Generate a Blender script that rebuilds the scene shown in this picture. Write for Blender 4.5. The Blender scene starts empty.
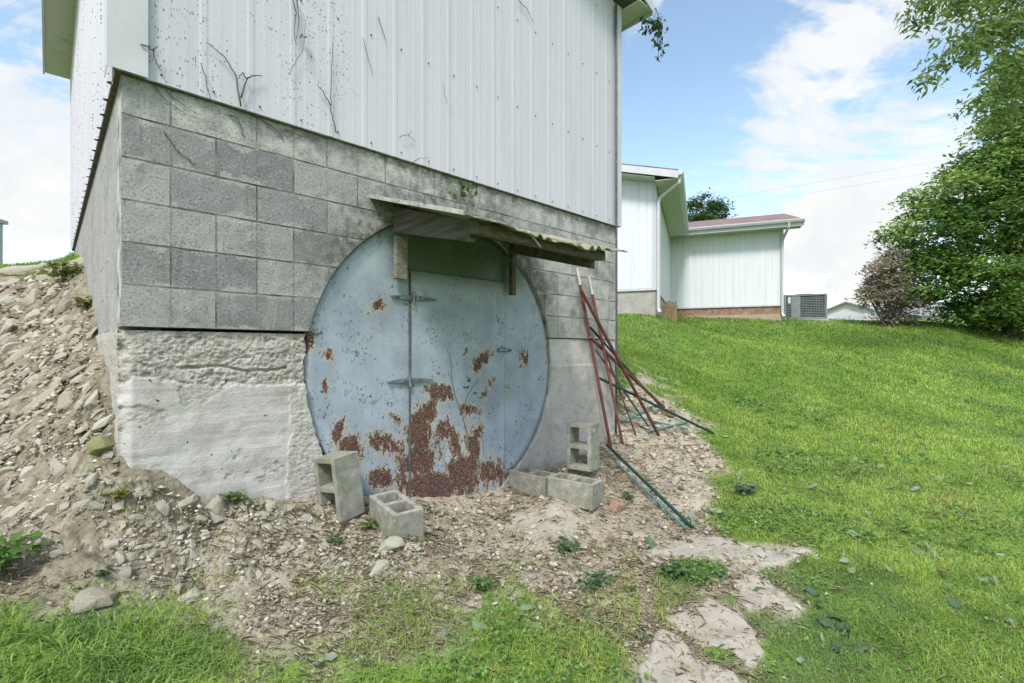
import bpy, bmesh, math, random
import numpy as np
from mathutils import Vector, Matrix
random.seed(7); RNG = np.random.default_rng(11)
SC = bpy.context.scene
COL = SC.collection
R = math.radians
F_PX, CX, HY = 481.7, 512.0, 350.0            # focal length in pixels, centre column, horizon row

# ------------------------------------------------------------------ camera
cam_d = bpy.data.cameras.new("camera"); cam = bpy.data.objects.new("camera", cam_d); COL.objects.link(cam)
cam.location = (0, 0, 0); cam.rotation_euler = (R(90), 0, 0)
cam_d.sensor_width = 36; cam_d.lens = 36 * F_PX / 1024; cam_d.shift_y = 8.5 / 1024
cam_d.clip_start = 0.05; cam_d.clip_end = 3000
SC.camera = cam

# ------------------------------------------------------------------ light and exposure
SUN_EL = 52
SUN_DIR = Vector((-0.25, -0.97, 0)).normalized() * math.cos(R(SUN_EL)) + Vector((0, 0, math.sin(R(SUN_EL))))
SKY_STRENGTH = 0.07
EXPOSURE = 0.85
sl = bpy.data.lights.new("sun", 'SUN'); so = bpy.data.objects.new("sun", sl); COL.objects.link(so)
sl.energy = 2.2; sl.angle = R(12); sl.color = (1.0, 0.95, 0.87)
so.rotation_euler = SUN_DIR.to_track_quat('Z', 'Y').to_euler()
SC.view_settings.view_transform = 'Standard'; SC.view_settings.look = 'None'
SC.view_settings.exposure = EXPOSURE; SC.view_settings.gamma = 1; SC.view_settings.use_curve_mapping = False


class NT:
    """small helper to write node graphs"""
    def __init__(s, tree): s.t = tree
    def n(s, typ, ins=None, **kw):
        nd = s.t.nodes.new(typ)
        for k, v in kw.items(): setattr(nd, k, v)
        if ins:
            for k, v in ins.items():
                sock = nd.inputs[k]
                if isinstance(v, bpy.types.NodeSocket): s.t.links.new(v, sock)
                elif isinstance(v, bpy.types.Node): s.t.links.new(v.outputs[0], sock)
                else: sock.default_value = v
        return nd
    def math(s, op, a, b=0.0, clamp=False):
        return s.n('ShaderNodeMath', {0: a, 1: b}, operation=op, use_clamp=clamp).outputs[0]
    def mr(s, v, a, b, c=0.0, d=1.0, smooth=True):
        return s.n('ShaderNodeMapRange', {0: v, 1: a, 2: b, 3: c, 4: d}, interpolation_type='SMOOTHSTEP' if smooth else 'LINEAR').outputs[0]
    def mix(s, f, a, b, mode='MIX'):
        nd = s.n('ShaderNodeMix', data_type='RGBA', blend_type=mode)
        for i, v in ((0, f), (6, a), (7, b)):
            if isinstance(v, (bpy.types.NodeSocket)): s.t.links.new(v, nd.inputs[i])
            else:
                if i > 0 and len(v) == 3: v = (*v, 1)
                nd.inputs[i].default_value = v
        return nd.outputs[2]
    def noise(s, vec, scale, detail=4, rough=0.55, dist=0.0):
        return s.n('ShaderNodeTexNoise', {'Vector': vec, 'Scale': scale, 'Detail': detail, 'Roughness': rough, 'Distortion': dist}).outputs[0]
    def voro(s, vec, scale, feature='F1', out=0, rnd=1.0):
        return s.n('ShaderNodeTexVoronoi', {'Vector': vec, 'Scale': scale, 'Randomness': rnd}, feature=feature).outputs[out]
    def ramp(s, f, stops):
        nd = s.n('ShaderNodeValToRGB', {0: f}); cr = nd.color_ramp
        while len(cr.elements) < len(stops): cr.elements.new(0.5)
        for e, (p, c) in zip(cr.elements, stops): e.position = p; e.color = (*c, 1)
        return nd.outputs[0]


world = bpy.data.worlds.new("World"); SC.world = world; world.use_nodes = True
w = NT(world.node_tree); world.node_tree.nodes.clear()
sky = w.n('ShaderNodeTexSky', sky_type='NISHITA', sun_disc=False, sun_elevation=R(SUN_EL),
          sun_rotation=math.atan2(SUN_DIR.x, SUN_DIR.y), air_density=1.0, dust_density=0.6, ozone_density=1.6, altitude=200)
gen = w.n('ShaderNodeTexCoord').outputs['Generated']
dirn = w.n('ShaderNodeVectorMath', {0: gen}, operation='NORMALIZE').outputs[0]
sep = w.n('ShaderNodeSeparateXYZ', {0: dirn})
zc = w.math('MAXIMUM', sep.outputs[2], 0.0)
zd = w.math('ADD', zc, 0.22)
inv = w.math('DIVIDE', 1.0, zd)
pl = w.n('ShaderNodeVectorMath', {0: dirn}, operation='SCALE'); world.node_tree.links.new(inv, pl.inputs['Scale'])
pl = pl.outputs[0]
nI = w.noise(pl, 1.9, 12, 0.66, 2.0)
str_ = w.n('ShaderNodeMapping', {'Vector': pl, 'Rotation': (0, 0, R(-62)), 'Scale': (0.7, 2.6, 1.0)}).outputs[0]
nS = w.noise(str_, 1.5, 12, 0.64, 0.9)
nA = w.math('ADD', w.math('MULTIPLY', nI, 0.5), w.math('MULTIPLY', nS, 0.5))
nB = w.noise(w.n('ShaderNodeVectorMath', {0: dirn, 1: (1, 1, 2.6)}, operation='MULTIPLY').outputs[0], 3.6, 8, 0.55, 0.25)
def blob(px, py, a_in, a_out):
    d = Vector(((px - CX) / F_PX, 1, (HY - py) / F_PX)).normalized()
    dt = w.n('ShaderNodeVectorMath', {0: dirn, 1: tuple(d)}, operation='DOT_PRODUCT').outputs['Value']
    return w.mr(dt, math.cos(R(a_out)), math.cos(R(a_in)))
bias = 0.0
acc = None
for (px, py, ai, ao, amt) in [(930, 70, 4, 17, 0.34), (830, 130, 1, 11, 0.24), (770, 40, 0, 7, 0.08), (655, 120, 2, 9, -0.30), (700, 190, 0, 6, -0.2), (735, 120, 0, 4, 0.12),
                              (795, 178, 0, 5, -0.30), (870, 172, 0, 4, -0.16), (10, 70, 3, 14, 0.20), (20, 150, 1, 7, 0.12), (640, 30, 0, 4, 0.20)]:
    b = w.math('MULTIPLY', blob(px, py, ai, ao), amt)
    acc = b if acc is None else w.math('ADD', acc, b)
# thin cloud added out of view, overhead and behind the camera, as fill light
up = w.mr(sep.outputs[2], 0.55, 0.85)
back = w.mr(sep.outputs[1], 0.35, -0.2)
acc = w.math('ADD', acc, w.math('MULTIPLY', w.math('MAXIMUM', up, back), 0.22))
wis = w.mr(w.math('ADD', w.math('MULTIPLY', w.math('SUBTRACT', nA, 0.5), 4.2), w.math('ADD', acc, 0.5)), 0.44, 0.98)
wis = w.math('MULTIPLY', wis, 0.90)
# heaped clouds low over the horizon
low = w.mr(sep.outputs[2], 0.38, 0.28)
cb = w.math('ADD', w.math('MULTIPLY', blob(845, 232, 2, 7.5), 0.26), w.math('MULTIPLY', blob(30, 165, 1, 8), 0.24))
cum = w.mr(w.math('ADD', w.math('MULTIPLY', nB, 1.0), w.math('ADD', cb, w.math('MULTIPLY', low, 0.03))), 0.58, 0.66)
cum = w.math('MULTIPLY', cum, low)
hz = w.mr(sep.outputs[2], 0.20, 0.0, 0.0, 0.55)
mask = w.math('MAXIMUM', w.math('MAXIMUM', wis, cum), hz)
shade = w.ramp(w.noise(dirn, 7.0, 5, 0.6), [(0.3, (6.5, 6.85, 7.15)), (0.62, (8.0, 8.05, 8.0))])
lum = w.n('ShaderNodeVectorMath', {0: shade}, operation='SCALE')
glow = w.math('ADD', 1.0, w.math('MULTIPLY', up, 3.0))  # unseen overhead cloud boosted to throw more light on the ground
world.node_tree.links.new(glow, lum.inputs['Scale'])
skyc = w.mix(1.0, sky.outputs[0], (2.85, 2.7, 2.27), 'MULTIPLY')
skc = w.mix(mask, skyc, lum.outputs[0])
bg = w.n('ShaderNodeBackground', {0: skc, 1: SKY_STRENGTH})
wo = w.n('ShaderNodeOutputWorld', {0: bg})
world.cycles.sampling_method = 'MANUAL'; world.cycles.sample_map_resolution = 1024

# ------------------------------------------------------------------ numpy noise
def _hash(ix, iy, iz, seed):
    h = (ix.astype(np.int64) * 374761393 + iy.astype(np.int64) * 668265263 + iz.astype(np.int64) * 2147483647 + seed * 974711) & 0xFFFFFFFF
    h = ((h ^ (h >> 13)) * 1274126177) & 0xFFFFFFFF
    h = ((h ^ (h >> 16)) * 2246822519) & 0xFFFFFFFF
    return ((h ^ (h >> 15)) & 0xFFFFFF) / float(0xFFFFFF)
def vnoise(x, y, z=None, seed=0):
    x = np.asarray(x, float); y = np.asarray(y, float); z = np.zeros_like(x) if z is None else np.asarray(z, float)
    ix, iy, iz = np.floor(x), np.floor(y), np.floor(z); fx, fy, fz = x - ix, y - iy, z - iz
    fx = fx * fx * (3 - 2 * fx); fy = fy * fy * (3 - 2 * fy); fz = fz * fz * (3 - 2 * fz)
    def h(a, b, c): return _hash(ix + a, iy + b, iz + c, seed)
    c00 = h(0, 0, 0) * (1 - fx) + h(1, 0, 0) * fx; c10 = h(0, 1, 0) * (1 - fx) + h(1, 1, 0) * fx
    c01 = h(0, 0, 1) * (1 - fx) + h(1, 0, 1) * fx; c11 = h(0, 1, 1) * (1 - fx) + h(1, 1, 1) * fx
    return (c00 * (1 - fy) + c10 * fy) * (1 - fz) + (c01 * (1 - fy) + c11 * fy) * fz - 0.5
def fbm(x, y, z=None, oct=4, seed=0, gain=0.5):
    s = 0; a = 1.0; f = 1.0
    for o in range(oct):
        s = s + a * vnoise(np.asarray(x) * f, np.asarray(y) * f, None if z is None else np.asarray(z) * f, seed + o * 17); a *= gain; f *= 2.03
    return s
def sstep(a, b, x):
    t = np.clip((x - a) / (b - a), 0, 1); return t * t * (3 - 2 * t)

# ------------------------------------------------------------------ the building's own frame
A0 = np.array([-1.896, 2.33]); TX = np.array([0.7202, 0.6938]); NX = np.array([0.6938, -0.7202])   # corner, along the front wall, outward
def wpt(t, p, z):
    v = A0 + t * TX + p * NX; return Vector((v[0], v[1], z))
def wall_hit(u, v, p=0.0):                       # point on the front wall plane (p metres in front) seen at a photo pixel -> (t, z)
    r = (u - CX) / F_PX
    ax, ay = A0[0] + p * NX[0], A0[1] + p * NX[1]
    t = (r * ay - ax) / (TX[0] - r * TX[1]); Y = ay + t * TX[1]
    return t, (HY - v) / F_PX * Y
def ray(u, v, Y): return ((u - CX) / F_PX * Y, Y, (HY - v) / F_PX * Y)

# ------------------------------------------------------------------ terrain
CP = []
for t, z in [(0.0, -.60), (0.117, -.64), (.33, -.80), (.85, -.93), (1.4, -1.06), (1.9, -1.125), (2.5, -1.18), (3.2, -1.09), (3.8, -.98), (4.21, -.86)]:
    p = wpt(t, 0.02, z); CP.append(tuple(p))
for s, z in [(.15, -.42), (.45, -.22), (.85, -.06), (1.71, .24), (2.8, .64), (4, .97), (5.2, 1.18), (6.4, 1.28), (8.5, 1.32)]:
    CP.append(tuple(wpt(-0.02, -s, z)))
for u, v, Y in [(0, 666, 1.6), (0, 555, 2.0), (0, 456, 2.6), (0, 388, 3.3), (0, 338, 4.1), (0, 293, 5.5), (0, 267, 7.0),
                (60, 275, 6.3), (60, 330, 3.9), (60, 400, 2.95), (60, 470, 2.45), (60, 600, 1.85), (110, 520, 2.25), (160, 560, 2.25),
                (256, 683, 1.8), (256, 600, 2.25), (256, 540, 2.55), (400, 560, 2.75), (512, 683, 1.85), (512, 560, 2.85), (700, 590, 2.55),
                (800, 550, 3.0), (700, 500, 3.9), (1024, 683, 1.9), (1024, 560, 2.9), (1024, 460, 5.2), (1024, 400, 8.6), (1024, 360, 13.0),
                (1024, 333, 18), (1000, 320, 26), (700, 440, 5.3), (700, 400, 6.8), (700, 360, 9.5), (700, 335, 13), (690, 319, 16.3), (690, 316, 20),
                (850, 440, 5.5), (850, 400, 7.3), (850, 360, 10.5), (850, 335, 14), (850, 323, 18), (950, 327, 15.0), (790, 320, 16),
                (620, 375, 7.0), (640, 345, 9.2), (620, 315, 11.7), (655, 316, 11.5), (640, 400, 6.1)]:
    CP.append(ray(u, v, Y))
CP += [(-9, 9, 1.34), (-14, 14, 1.3), (-4, 12, 1.3), (-10, 6, 1.36), (-6, 2.5, .25), (-5, 0.5, -.6), (0, 12, .6), (0, 18, 1.3), (0, -3, -1.5), (5, -3, -1.6), (-5, -4, -1.4),
       (10, -1, -1.7), (0, -12, -2), (16, 4, -1.5), (22, 12, -.3), (30, 25, 1.2), (-25, -5, .3), (-25, 20, 1.3), (10, -15, -2.1), (22, 40, 1.5), (0, 42, 1.5), (-20, 42, 1.4), (2.5, 1.0, -1.4), (-1.2, 0.8, -1.2)]
CP = np.array(CP)
def _U(r2): return np.where(r2 > 1e-12, 0.5 * r2 * np.log(np.maximum(r2, 1e-12)), 0.0)
_n = len(CP); _K = _U(((CP[:, None, :2] - CP[None, :, :2]) ** 2).sum(-1)) + np.eye(_n) * 0.006
_P = np.c_[np.ones(_n), CP[:, :2]]
_sol = np.linalg.solve(np.block([[_K, _P], [_P.T, np.zeros((3, 3))]]), np.r_[CP[:, 2], 0, 0, 0])
def H(x, y):
    x = np.atleast_1d(np.asarray(x, float)); y = np.atleast_1d(np.asarray(y, float))
    xc, yc = np.clip(x, -30, 34), np.clip(y, -16, 45)
    out = np.empty_like(x)
    for i in range(0, len(x), 40000):
        sl_ = slice(i, i + 40000)
        r2 = (xc[sl_, None] - CP[None, :, 0]) ** 2 + (yc[sl_, None] - CP[None, :, 1]) ** 2
        out[sl_] = _U(r2) @ _sol[:_n] + _sol[_n] + _sol[_n + 1] * xc[sl_] + _sol[_n + 2] * yc[sl_]
    r = np.hypot(x, y)
    f = sstep(28, 60, r)
    far = np.where(y > 0, 1.1, -1.5)
    out = out * (1 - f) + far * f
    out = out + .27 * np.exp(-((x - .62) ** 2 + (y - 4.13) ** 2) / .05)
    out = out + .085 * np.exp(-((x + .60) ** 2 + (y - 2.80) ** 2) / .05) + .12 * np.exp(-((x - .40) ** 2 + (y - 3.74) ** 2) / .16)
    return out + 0.035 * fbm(x * 0.9, y * 0.9, oct=3, seed=5) * sstep(0.5, 3, r)
def H1(x, y): return float(H([x], [y])[0])
def ghit(u, v):                                   # where the sight line of a photo pixel meets the ground
    Y = np.geomspace(1.0, 60, 2500); x = (u - CX) / F_PX * Y; z = (HY - v) / F_PX * Y
    d = z - H(x, Y); k = np.argmax(d < 0) if (d < 0).any() else len(Y) - 1
    return float(x[k]), float(Y[k]), float(H([x[k]], [Y[k]])[0])
def project(x, y, z):
    yy = np.maximum(y, 0.05); return CX + F_PX * x / yy, HY - F_PX * z / yy

DIRT = np.array([(-900, 230), (0, 262), (40, 264), (78, 262), (300, 262), (560, 300), (608, 405), (638, 372), (668, 390), (700, 425), (716, 450), (722, 482),
                 (716, 520), (748, 538), (822, 550), (792, 570), (802, 606), (772, 640), (765, 680), (770, 760), (640, 760), (640, 650), (600, 606), (520, 600), (450, 612), (400, 640),
                 (330, 655), (250, 640), (185, 604), (110, 606), (60, 618), (0, 600), (-300, 640), (-900, 700)], float)
def sdf_poly(px, py, poly):                       # signed distance, positive inside
    d = np.full(px.shape, 1e9); ins = np.zeros(px.shape, bool)
    n = len(poly)
    for i in range(n):
        ax, ay = poly[i]; bx, by = poly[(i + 1) % n]
        ex, ey = bx - ax, by - ay
        t = np.clip(((px - ax) * ex + (py - ay) * ey) / (ex * ex + ey * ey), 0, 1)
        d = np.minimum(d, np.hypot(px - ax - t * ex, py - ay - t * ey))
        c = ((ay > py) != (by > py)) & (px < (bx - ax) * (py - ay) / (by - ay + 1e-12) + ax); ins ^= c
    return np.where(ins, d, -d)
def soil(x, y, z):                                # 1 = bare ground, 0 = lawn
    u, v = project(x, y, z)
    u = np.clip(u, -800, 2500); v = np.clip(v, -500, 3000)
    s = sdf_poly(u, v, DIRT)
    for (pu, pv, ru, rv) in [(697, 574, 30, 14), (716, 655, 20, 12)]:
        e = 1 - np.hypot((u - pu) / ru, (v - pv) / rv); s = np.minimum(s, np.where(e > 0, -e * 20, 50))
    soft = sstep(575, 640, v) * (u < 660)
    s = s + (26 + 40 * soft) * fbm(x * 4, y * 4, oct=4, seed=31)
    k = sstep(-10 - 34 * soft, 14 + 14 * soft, s)
    k = np.where(y > 0.3, k, 0.0)
    k = np.where((y > 6.4) & (x < -3.4), k * 0.25, k)
    return k

# ------------------------------------------------------------------ object helpers
def raw_mesh(name, V, F, mats=(), smooth=False):
    """numpy mesh; F is an (M,k) index array"""
    V = np.asarray(V, np.float32); F = np.asarray(F, np.int32); k = F.shape[1]
    me = bpy.data.meshes.new(name)
    me.vertices.add(len(V)); me.vertices.foreach_set('co', V.ravel())
    me.loops.add(F.size); me.loops.foreach_set('vertex_index', F.ravel())
    me.polygons.add(len(F)); me.polygons.foreach_set('loop_start', np.arange(0, F.size, k, dtype=np.int32))
    me.polygons.foreach_set('loop_total', np.full(len(F), k, np.int32))
    if smooth: me.polygons.foreach_set('use_smooth', np.ones(len(F), bool))
    me.update(calc_edges=True); me.validate()
    for m in mats: me.materials.append(m)
    return me
def set_attr(me, name, arr):
    arr = np.asarray(arr, np.float32)
    if arr.ndim == 1:
        a = me.attributes.new(name, 'FLOAT', 'POINT'); a.data.foreach_set('value', arr)
    else:
        a = me.attributes.new(name, 'FLOAT_COLOR', 'POINT'); a.data.foreach_set('color', np.c_[arr, np.ones(len(arr))].astype(np.float32).ravel())
def link(name, me, parent=None, loc=None):
    o = bpy.data.objects.new(name, me); COL.objects.link(o)
    if parent is not None: o.parent = parent
    if loc is not None: o.location = loc
    return o
def tag(o, label=None, cat=None, group=None, kind=None):
    if label: o['label'] = label
    if cat: o['category'] = cat
    if group: o['group'] = group
    if kind: o['kind'] = kind
    return o
def thing(name, label, cat, loc=(0, 0, 0), rz=0.0, group=None):
    o = bpy.data.objects.new(name, None); COL.objects.link(o); o.empty_display_size = 0.2
    o.location = loc; o.rotation_euler = (0, 0, rz)
    return tag(o, label, cat, group)
class MB:
    """collects boxes, tubes and polygons into one mesh"""
    def __init__(s): s.v = []; s.f = []; s.mi = []; s.cur = 0
    def add(s, V, F):
        b = len(s.v); s.v += [tuple(p) for p in V]
        for f in F: s.f.append(tuple(i + b for i in f)); s.mi.append(s.cur)
    def box(s, x0, x1, y0, y1, z0, z1, M=None):
        V = [(x, y, z) for z in (z0, z1) for y in (y0, y1) for x in (x0, x1)]
        if M is not None: V = [M @ Vector(p) for p in V]
        s.add(V, [(0, 2, 3, 1), (4, 5, 7, 6), (0, 1, 5, 4), (2, 6, 7, 3), (0, 4, 6, 2), (1, 3, 7, 5)])
    def prism(s, poly, h0, h1, axis=2):             # polygon extruded along an axis
        n = len(poly); V = []
        for h in (h0, h1):
            for a, b in poly:
                V.append((a, b, h) if axis == 2 else ((a, h, b) if axis == 1 else (h, a, b)))
        F = [tuple(range(n))[::-1], tuple(range(n, 2 * n))] + [(i, (i + 1) % n, (i + 1) % n + n, i + n) for i in range(n)]
        s.add(V, F)
    def tube(s, pts, rad, sides=8):
        pts = [Vector(p) for p in pts]; n = len(pts)
        if not hasattr(rad, '__len__'): rad = [rad] * n
        V = []; F = []; prev = None
        for i, p in enumerate(pts):
            d = (pts[min(i + 1, n - 1)] - pts[max(i - 1, 0)]).normalized()
            if prev is None:
                a = d.orthogonal().normalized()
            else:
                a = (prev - d * prev.dot(d)); a = a.normalized() if a.length > 1e-6 else d.orthogonal().normalized()
            prev = a; b = d.cross(a)
            for k in range(sides):
                th = 2 * math.pi * k / sides; V.append(p + (a * math.cos(th) + b * math.sin(th)) * rad[i])
        for i in range(n - 1):
            for k in range(sides):
                k2 = (k + 1) % sides; F.append((i * sides + k, i * sides + k2, (i + 1) * sides + k2, (i + 1) * sides + k))
        F.append(tuple(range(sides))[::-1]); F.append(tuple((n - 1) * sides + k for k in range(sides)))
        s.add(V, F)
    def mesh(s, name, mats, smooth=False, bevel=0.0, seg=1):
        me = bpy.data.meshes.new(name); me.from_pydata([tuple(p) for p in s.v], [], s.f)
        if not isinstance(mats, (list, tuple)): mats = [mats]
        for m in mats: me.materials.append(m)
        me.polygons.foreach_set('material_index', s.mi)
        bm = bmesh.new(); bm.from_mesh(me); bmesh.ops.recalc_face_normals(bm, faces=bm.faces)
        if bevel > 0: bmesh.ops.bevel(bm, geom=bm.edges[:], offset=bevel, segments=seg, affect='EDGES', profile=0.6)
        bm.to_mesh(me); bm.free()
        if smooth: me.polygons.foreach_set('use_smooth', [True] * len(me.polygons))
        me.update(); return me
    def obj(s, name, mats, parent=None, **kw): return link(name, s.mesh(name, mats, **kw), parent)
def lattice(mb, xs, ys, zs, solid):                # boundary of a solid made of lattice cells
    nx, ny, nz = len(xs) - 1, len(ys) - 1, len(zs) - 1
    S = lambda i, j, k: 0 <= i < nx and 0 <= j < ny and 0 <= k < nz and solid(i, j, k)
    ids = {}; V = []; F = []
    def vid(i, j, k):
        if (i, j, k) not in ids: ids[(i, j, k)] = len(V); V.append((xs[i], ys[j], zs[k]))
        return ids[(i, j, k)]
    for i in range(nx):
        for j in range(ny):
            for k in range(nz):
                if not S(i, j, k): continue
                c = lambda a, b, d: vid(i + a, j + b, k + d)
                if not S(i - 1, j, k): F.append((c(0, 0, 0), c(0, 0, 1), c(0, 1, 1), c(0, 1, 0)))
                if not S(i + 1, j, k): F.append((c(1, 0, 0), c(1, 1, 0), c(1, 1, 1), c(1, 0, 1)))
                if not S(i, j - 1, k): F.append((c(0, 0, 0), c(1, 0, 0), c(1, 0, 1), c(0, 0, 1)))
                if not S(i, j + 1, k): F.append((c(0, 1, 0), c(0, 1, 1), c(1, 1, 1), c(1, 1, 0)))
                if not S(i, j, k - 1): F.append((c(0, 0, 0), c(0, 1, 0), c(1, 1, 0), c(1, 0, 0)))
                if not S(i, j, k + 1): F.append((c(0, 0, 1), c(1, 0, 1), c(1, 1, 1), c(0, 1, 1)))
    mb.add(V, F)

# ------------------------------------------------------------------ materials
def mat(name, build):
    m = bpy.data.materials.new(name); m.use_nodes = True; m.node_tree.nodes.clear()
    t = NT(m.node_tree); out = t.n('ShaderNodeOutputMaterial')
    sh = build(t); m.node_tree.links.new(sh, out.inputs[0]); return m
def princ(t, col, rough=0.8, bump=None, bs=0.3, bd=0.01, metal=0.0, spec=0.3):
    ins = {'Base Color': col if not (isinstance(col, tuple) and len(col) == 3) else (*col, 1), 'Roughness': rough, 'Metallic': metal, 'Specular IOR Level': spec}
    if bump is not None: ins['Normal'] = t.n('ShaderNodeBump', {'Height': bump, 'Strength': bs, 'Distance': bd}).outputs[0]
    return t.n('ShaderNodeBsdfPrincipled', ins).outputs[0]
def objc(t): return t.n('ShaderNodeTexCoord').outputs['Object']
def attr(t, name, out=2): return t.n('ShaderNodeAttribute', attribute_name=name).outputs[out]
def rnd_obj(t): return t.n('ShaderNodeObjectInfo').outputs['Random']
def island(t): return t.n('ShaderNodeNewGeometry').outputs['Random Per Island']
def lerp3(a, b, k): return tuple(a[i] * (1 - k) + b[i] * k for i in range(3))

def m_siding(t, dirty=True):
    c = objc(t)
    streak = t.noise(t.n('ShaderNodeVectorMath', {0: c, 1: (9, 9, 0.5)}, operation='MULTIPLY').outputs[0], 1.0, 5, 0.6)
    base = t.ramp(streak, [(0.25, (0.485, 0.475, 0.535)), (0.6, (0.54, 0.53, 0.59)), (0.8, (0.515, 0.505, 0.565))] if dirty else [(0.25, (0.57, 0.59, 0.635)), (0.6, (0.65, 0.67, 0.71)), (0.8, (0.62, 0.64, 0.68))])
    if dirty:
        big = t.noise(c, 1.3, 3, 0.5)
        sx = t.n('ShaderNodeSeparateXYZ', {0: c})
        left = t.mr(sx.outputs[0], 3.0, 0.3)                    # the vine clung to the left half
        reg = t.math('MULTIPLY', t.mr(t.math('ADD', big, t.math('MULTIPLY', left, 0.22)), 0.46, 0.75), 1.0)
        dist = t.voro(t.n('ShaderNodeVectorMath', {0: c, 1: (1, 1, 0.6)}, operation='MULTIPLY').outputs[0], 88.0, rnd=1.0)
        cellr = t.n('ShaderNodeTexVoronoi', {'Vector': t.n('ShaderNodeVectorMath', {0: c, 1: (1, 1, 0.6)}, operation='MULTIPLY').outputs[0], 'Scale': 88.0}).outputs['Color']
        wob = t.noise(c, 170, 3, 0.6)
        sp = t.math('LESS_THAN', t.math('ADD', dist, t.math('MULTIPLY', wob, 0.55)), t.math('MULTIPLY', t.n('ShaderNodeSeparateColor', {0: cellr}).outputs[0], t.math('MULTIPLY', t.mr(reg, 0.25, 1.0), 0.66)))
        base = t.mix(t.math('MULTIPLY', sp, 0.8), base, (0.10, 0.10, 0.085))
        fine = t.mr(t.noise(c, 60, 4, 0.7), 0.60, 0.72)
        base = t.mix(t.math('MULTIPLY', t.math('MULTIPLY', fine, reg), 0.55), base, (0.22, 0.22, 0.19))
        edge = t.mr(t.math('ADD', sx.outputs[2], t.math('MULTIPLY', t.noise(c, 14, 4, 0.6), 0.10)), 1.46, 1.39)
        base = t.mix(t.math('MULTIPLY', edge, 0.35), base, (0.36, 0.37, 0.33))
    return princ(t, base, 0.5, t.noise(c, 3.0, 3), 0.08, 0.02, spec=0.35)
M_SIDING = mat('white_ribbed_metal', m_siding)
M_SIDING_CLEAN = mat('white_house_siding', lambda t: m_siding(t, False))
def m_trim(t):
    c = objc(t); n = t.noise(c, 5, 5, 0.6)
    d = t.mr(t.noise(c, 38, 3, 0.6), 0.66, 0.74)
    return princ(t, t.mix(t.math('MULTIPLY', d, 0.5), t.ramp(n, [(0.3, (0.475, 0.475, 0.515)), (0.7, (0.555, 0.55, 0.595))]), (0.2, 0.2, 0.17)), 0.45)
M_TRIM = mat('white_trim', m_trim)
def m_soffit(t):
    c = objc(t); s = t.n('ShaderNodeSeparateXYZ', {0: c})
    ln = t.math('PINGPONG', t.math('MULTIPLY', s.outputs[1], 9.0), 0.5)
    n = t.noise(c, 7, 5, 0.6)
    col = t.mix(t.mr(n, 0.55, 0.75), (0.46, 0.50, 0.41), (0.33, 0.37, 0.28))  # yellowed white vinyl with green bounce light from the grass mixed into it
    col = t.mix(t.math('MULTIPLY', t.mr(ln, 0.06, 0.0), 0.55), col, (0.22, 0.25, 0.18))
    return princ(t, col, 0.6)
M_SOFFIT = mat('bounce_tinted_vinyl_soffit', m_soffit)
Z0, CH, ZO = 0.112, 0.207, 1.1     # block courses: bottom, height; eye level above the building's own origin
def m_block(t):
    c = objc(t); r = island(t)
    pale = attr(t, 'pale')
    grain = t.noise(c, 78, 4, 0.75); med = t.noise(c, 9, 5, 0.6); big = t.noise(c, 2.2, 4, 0.6)
    base = t.ramp(r, [(0.0, (0.185, 0.183, 0.195)), (0.35, (0.24, 0.236, 0.245)), (0.65, (0.295, 0.287, 0.295)), (1.0, (0.345, 0.332, 0.335))])
    base = t.mix(t.math('MULTIPLY', pale, t.mr(med, 0.30, 0.62)), base, (0.50, 0.49, 0.46))
    base = t.mix(t.math('MULTIPLY', t.mr(big, 0.50, 0.66), 0.65), base, (0.135, 0.135, 0.13))
    sz_ = t.n('ShaderNodeSeparateXYZ', {0: c}).outputs[2]
    fr = t.math('PINGPONG', t.math('DIVIDE', t.math('SUBTRACT', sz_, Z0 + ZO), CH), 0.5)
    sm = t.mr(t.math('SUBTRACT', fr, t.math('MULTIPLY', t.math('SUBTRACT', t.noise(c, 5, 5, 0.7), 0.47), 1.3)), 0.05, -0.02)
    base = t.mix(t.math('MULTIPLY', sm, 0.7), base, (0.40, 0.385, 0.385))
    sxx = t.n('ShaderNodeSeparateXYZ', {0: c}).outputs[0]
    side_ = t.math('LESS_THAN', sxx, 0.012)
    base = t.mix(t.math('MULTIPLY', side_, 0.6), base, (0.33, 0.322, 0.318))
    fm = t.math('ADD', t.math('PINGPONG', t.math('DIVIDE', sxx, 0.203), 0.5), t.math('MULTIPLY', t.math('LESS_THAN', sxx, 0.012), 1.0))
    mid = t.math('MULTIPLY', t.mr(t.math('ADD', fm, t.math('MULTIPLY', t.noise(c, 40, 3), 0.03)), 0.042, 0.022), t.mr(t.noise(c, 1.7, 3, 0.5), 0.42, 0.55))
    base = t.mix(t.math('MULTIPLY', mid, 0.55), base, (0.13, 0.128, 0.125))
    strk = t.noise(t.n('ShaderNodeVectorMath', {0: c, 1: (7, 7, 1.1)}, operation='MULTIPLY').outputs[0], 1.0, 6, 0.65, 0.4)
    base = t.mix(t.math('MULTIPLY', t.mr(strk, 0.56, 0.70), 0.40), base, (0.48, 0.475, 0.45))
    base = t.mix(t.math('MULTIPLY', t.mr(strk, 0.42, 0.30), 0.45), base, (0.12, 0.12, 0.115))
    base = t.mix(t.math('MULTIPLY', t.mr(grain, 0.47, 0.34), 0.72), base, (0.08, 0.08, 0.08))
    base = t.mix(t.math('MULTIPLY', t.mr(grain, 0.55, 0.68), 0.5), base, (0.58, 0.565, 0.55))
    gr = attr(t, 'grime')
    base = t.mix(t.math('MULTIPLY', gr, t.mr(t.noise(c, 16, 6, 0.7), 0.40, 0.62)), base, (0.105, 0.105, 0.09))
    h = t.math('ADD', t.math('MULTIPLY', grain, 1.0), t.math('MULTIPLY', med, 0.8))
    return princ(t, base, 0.95, h, 0.7, 0.006, spec=0.1)
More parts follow.
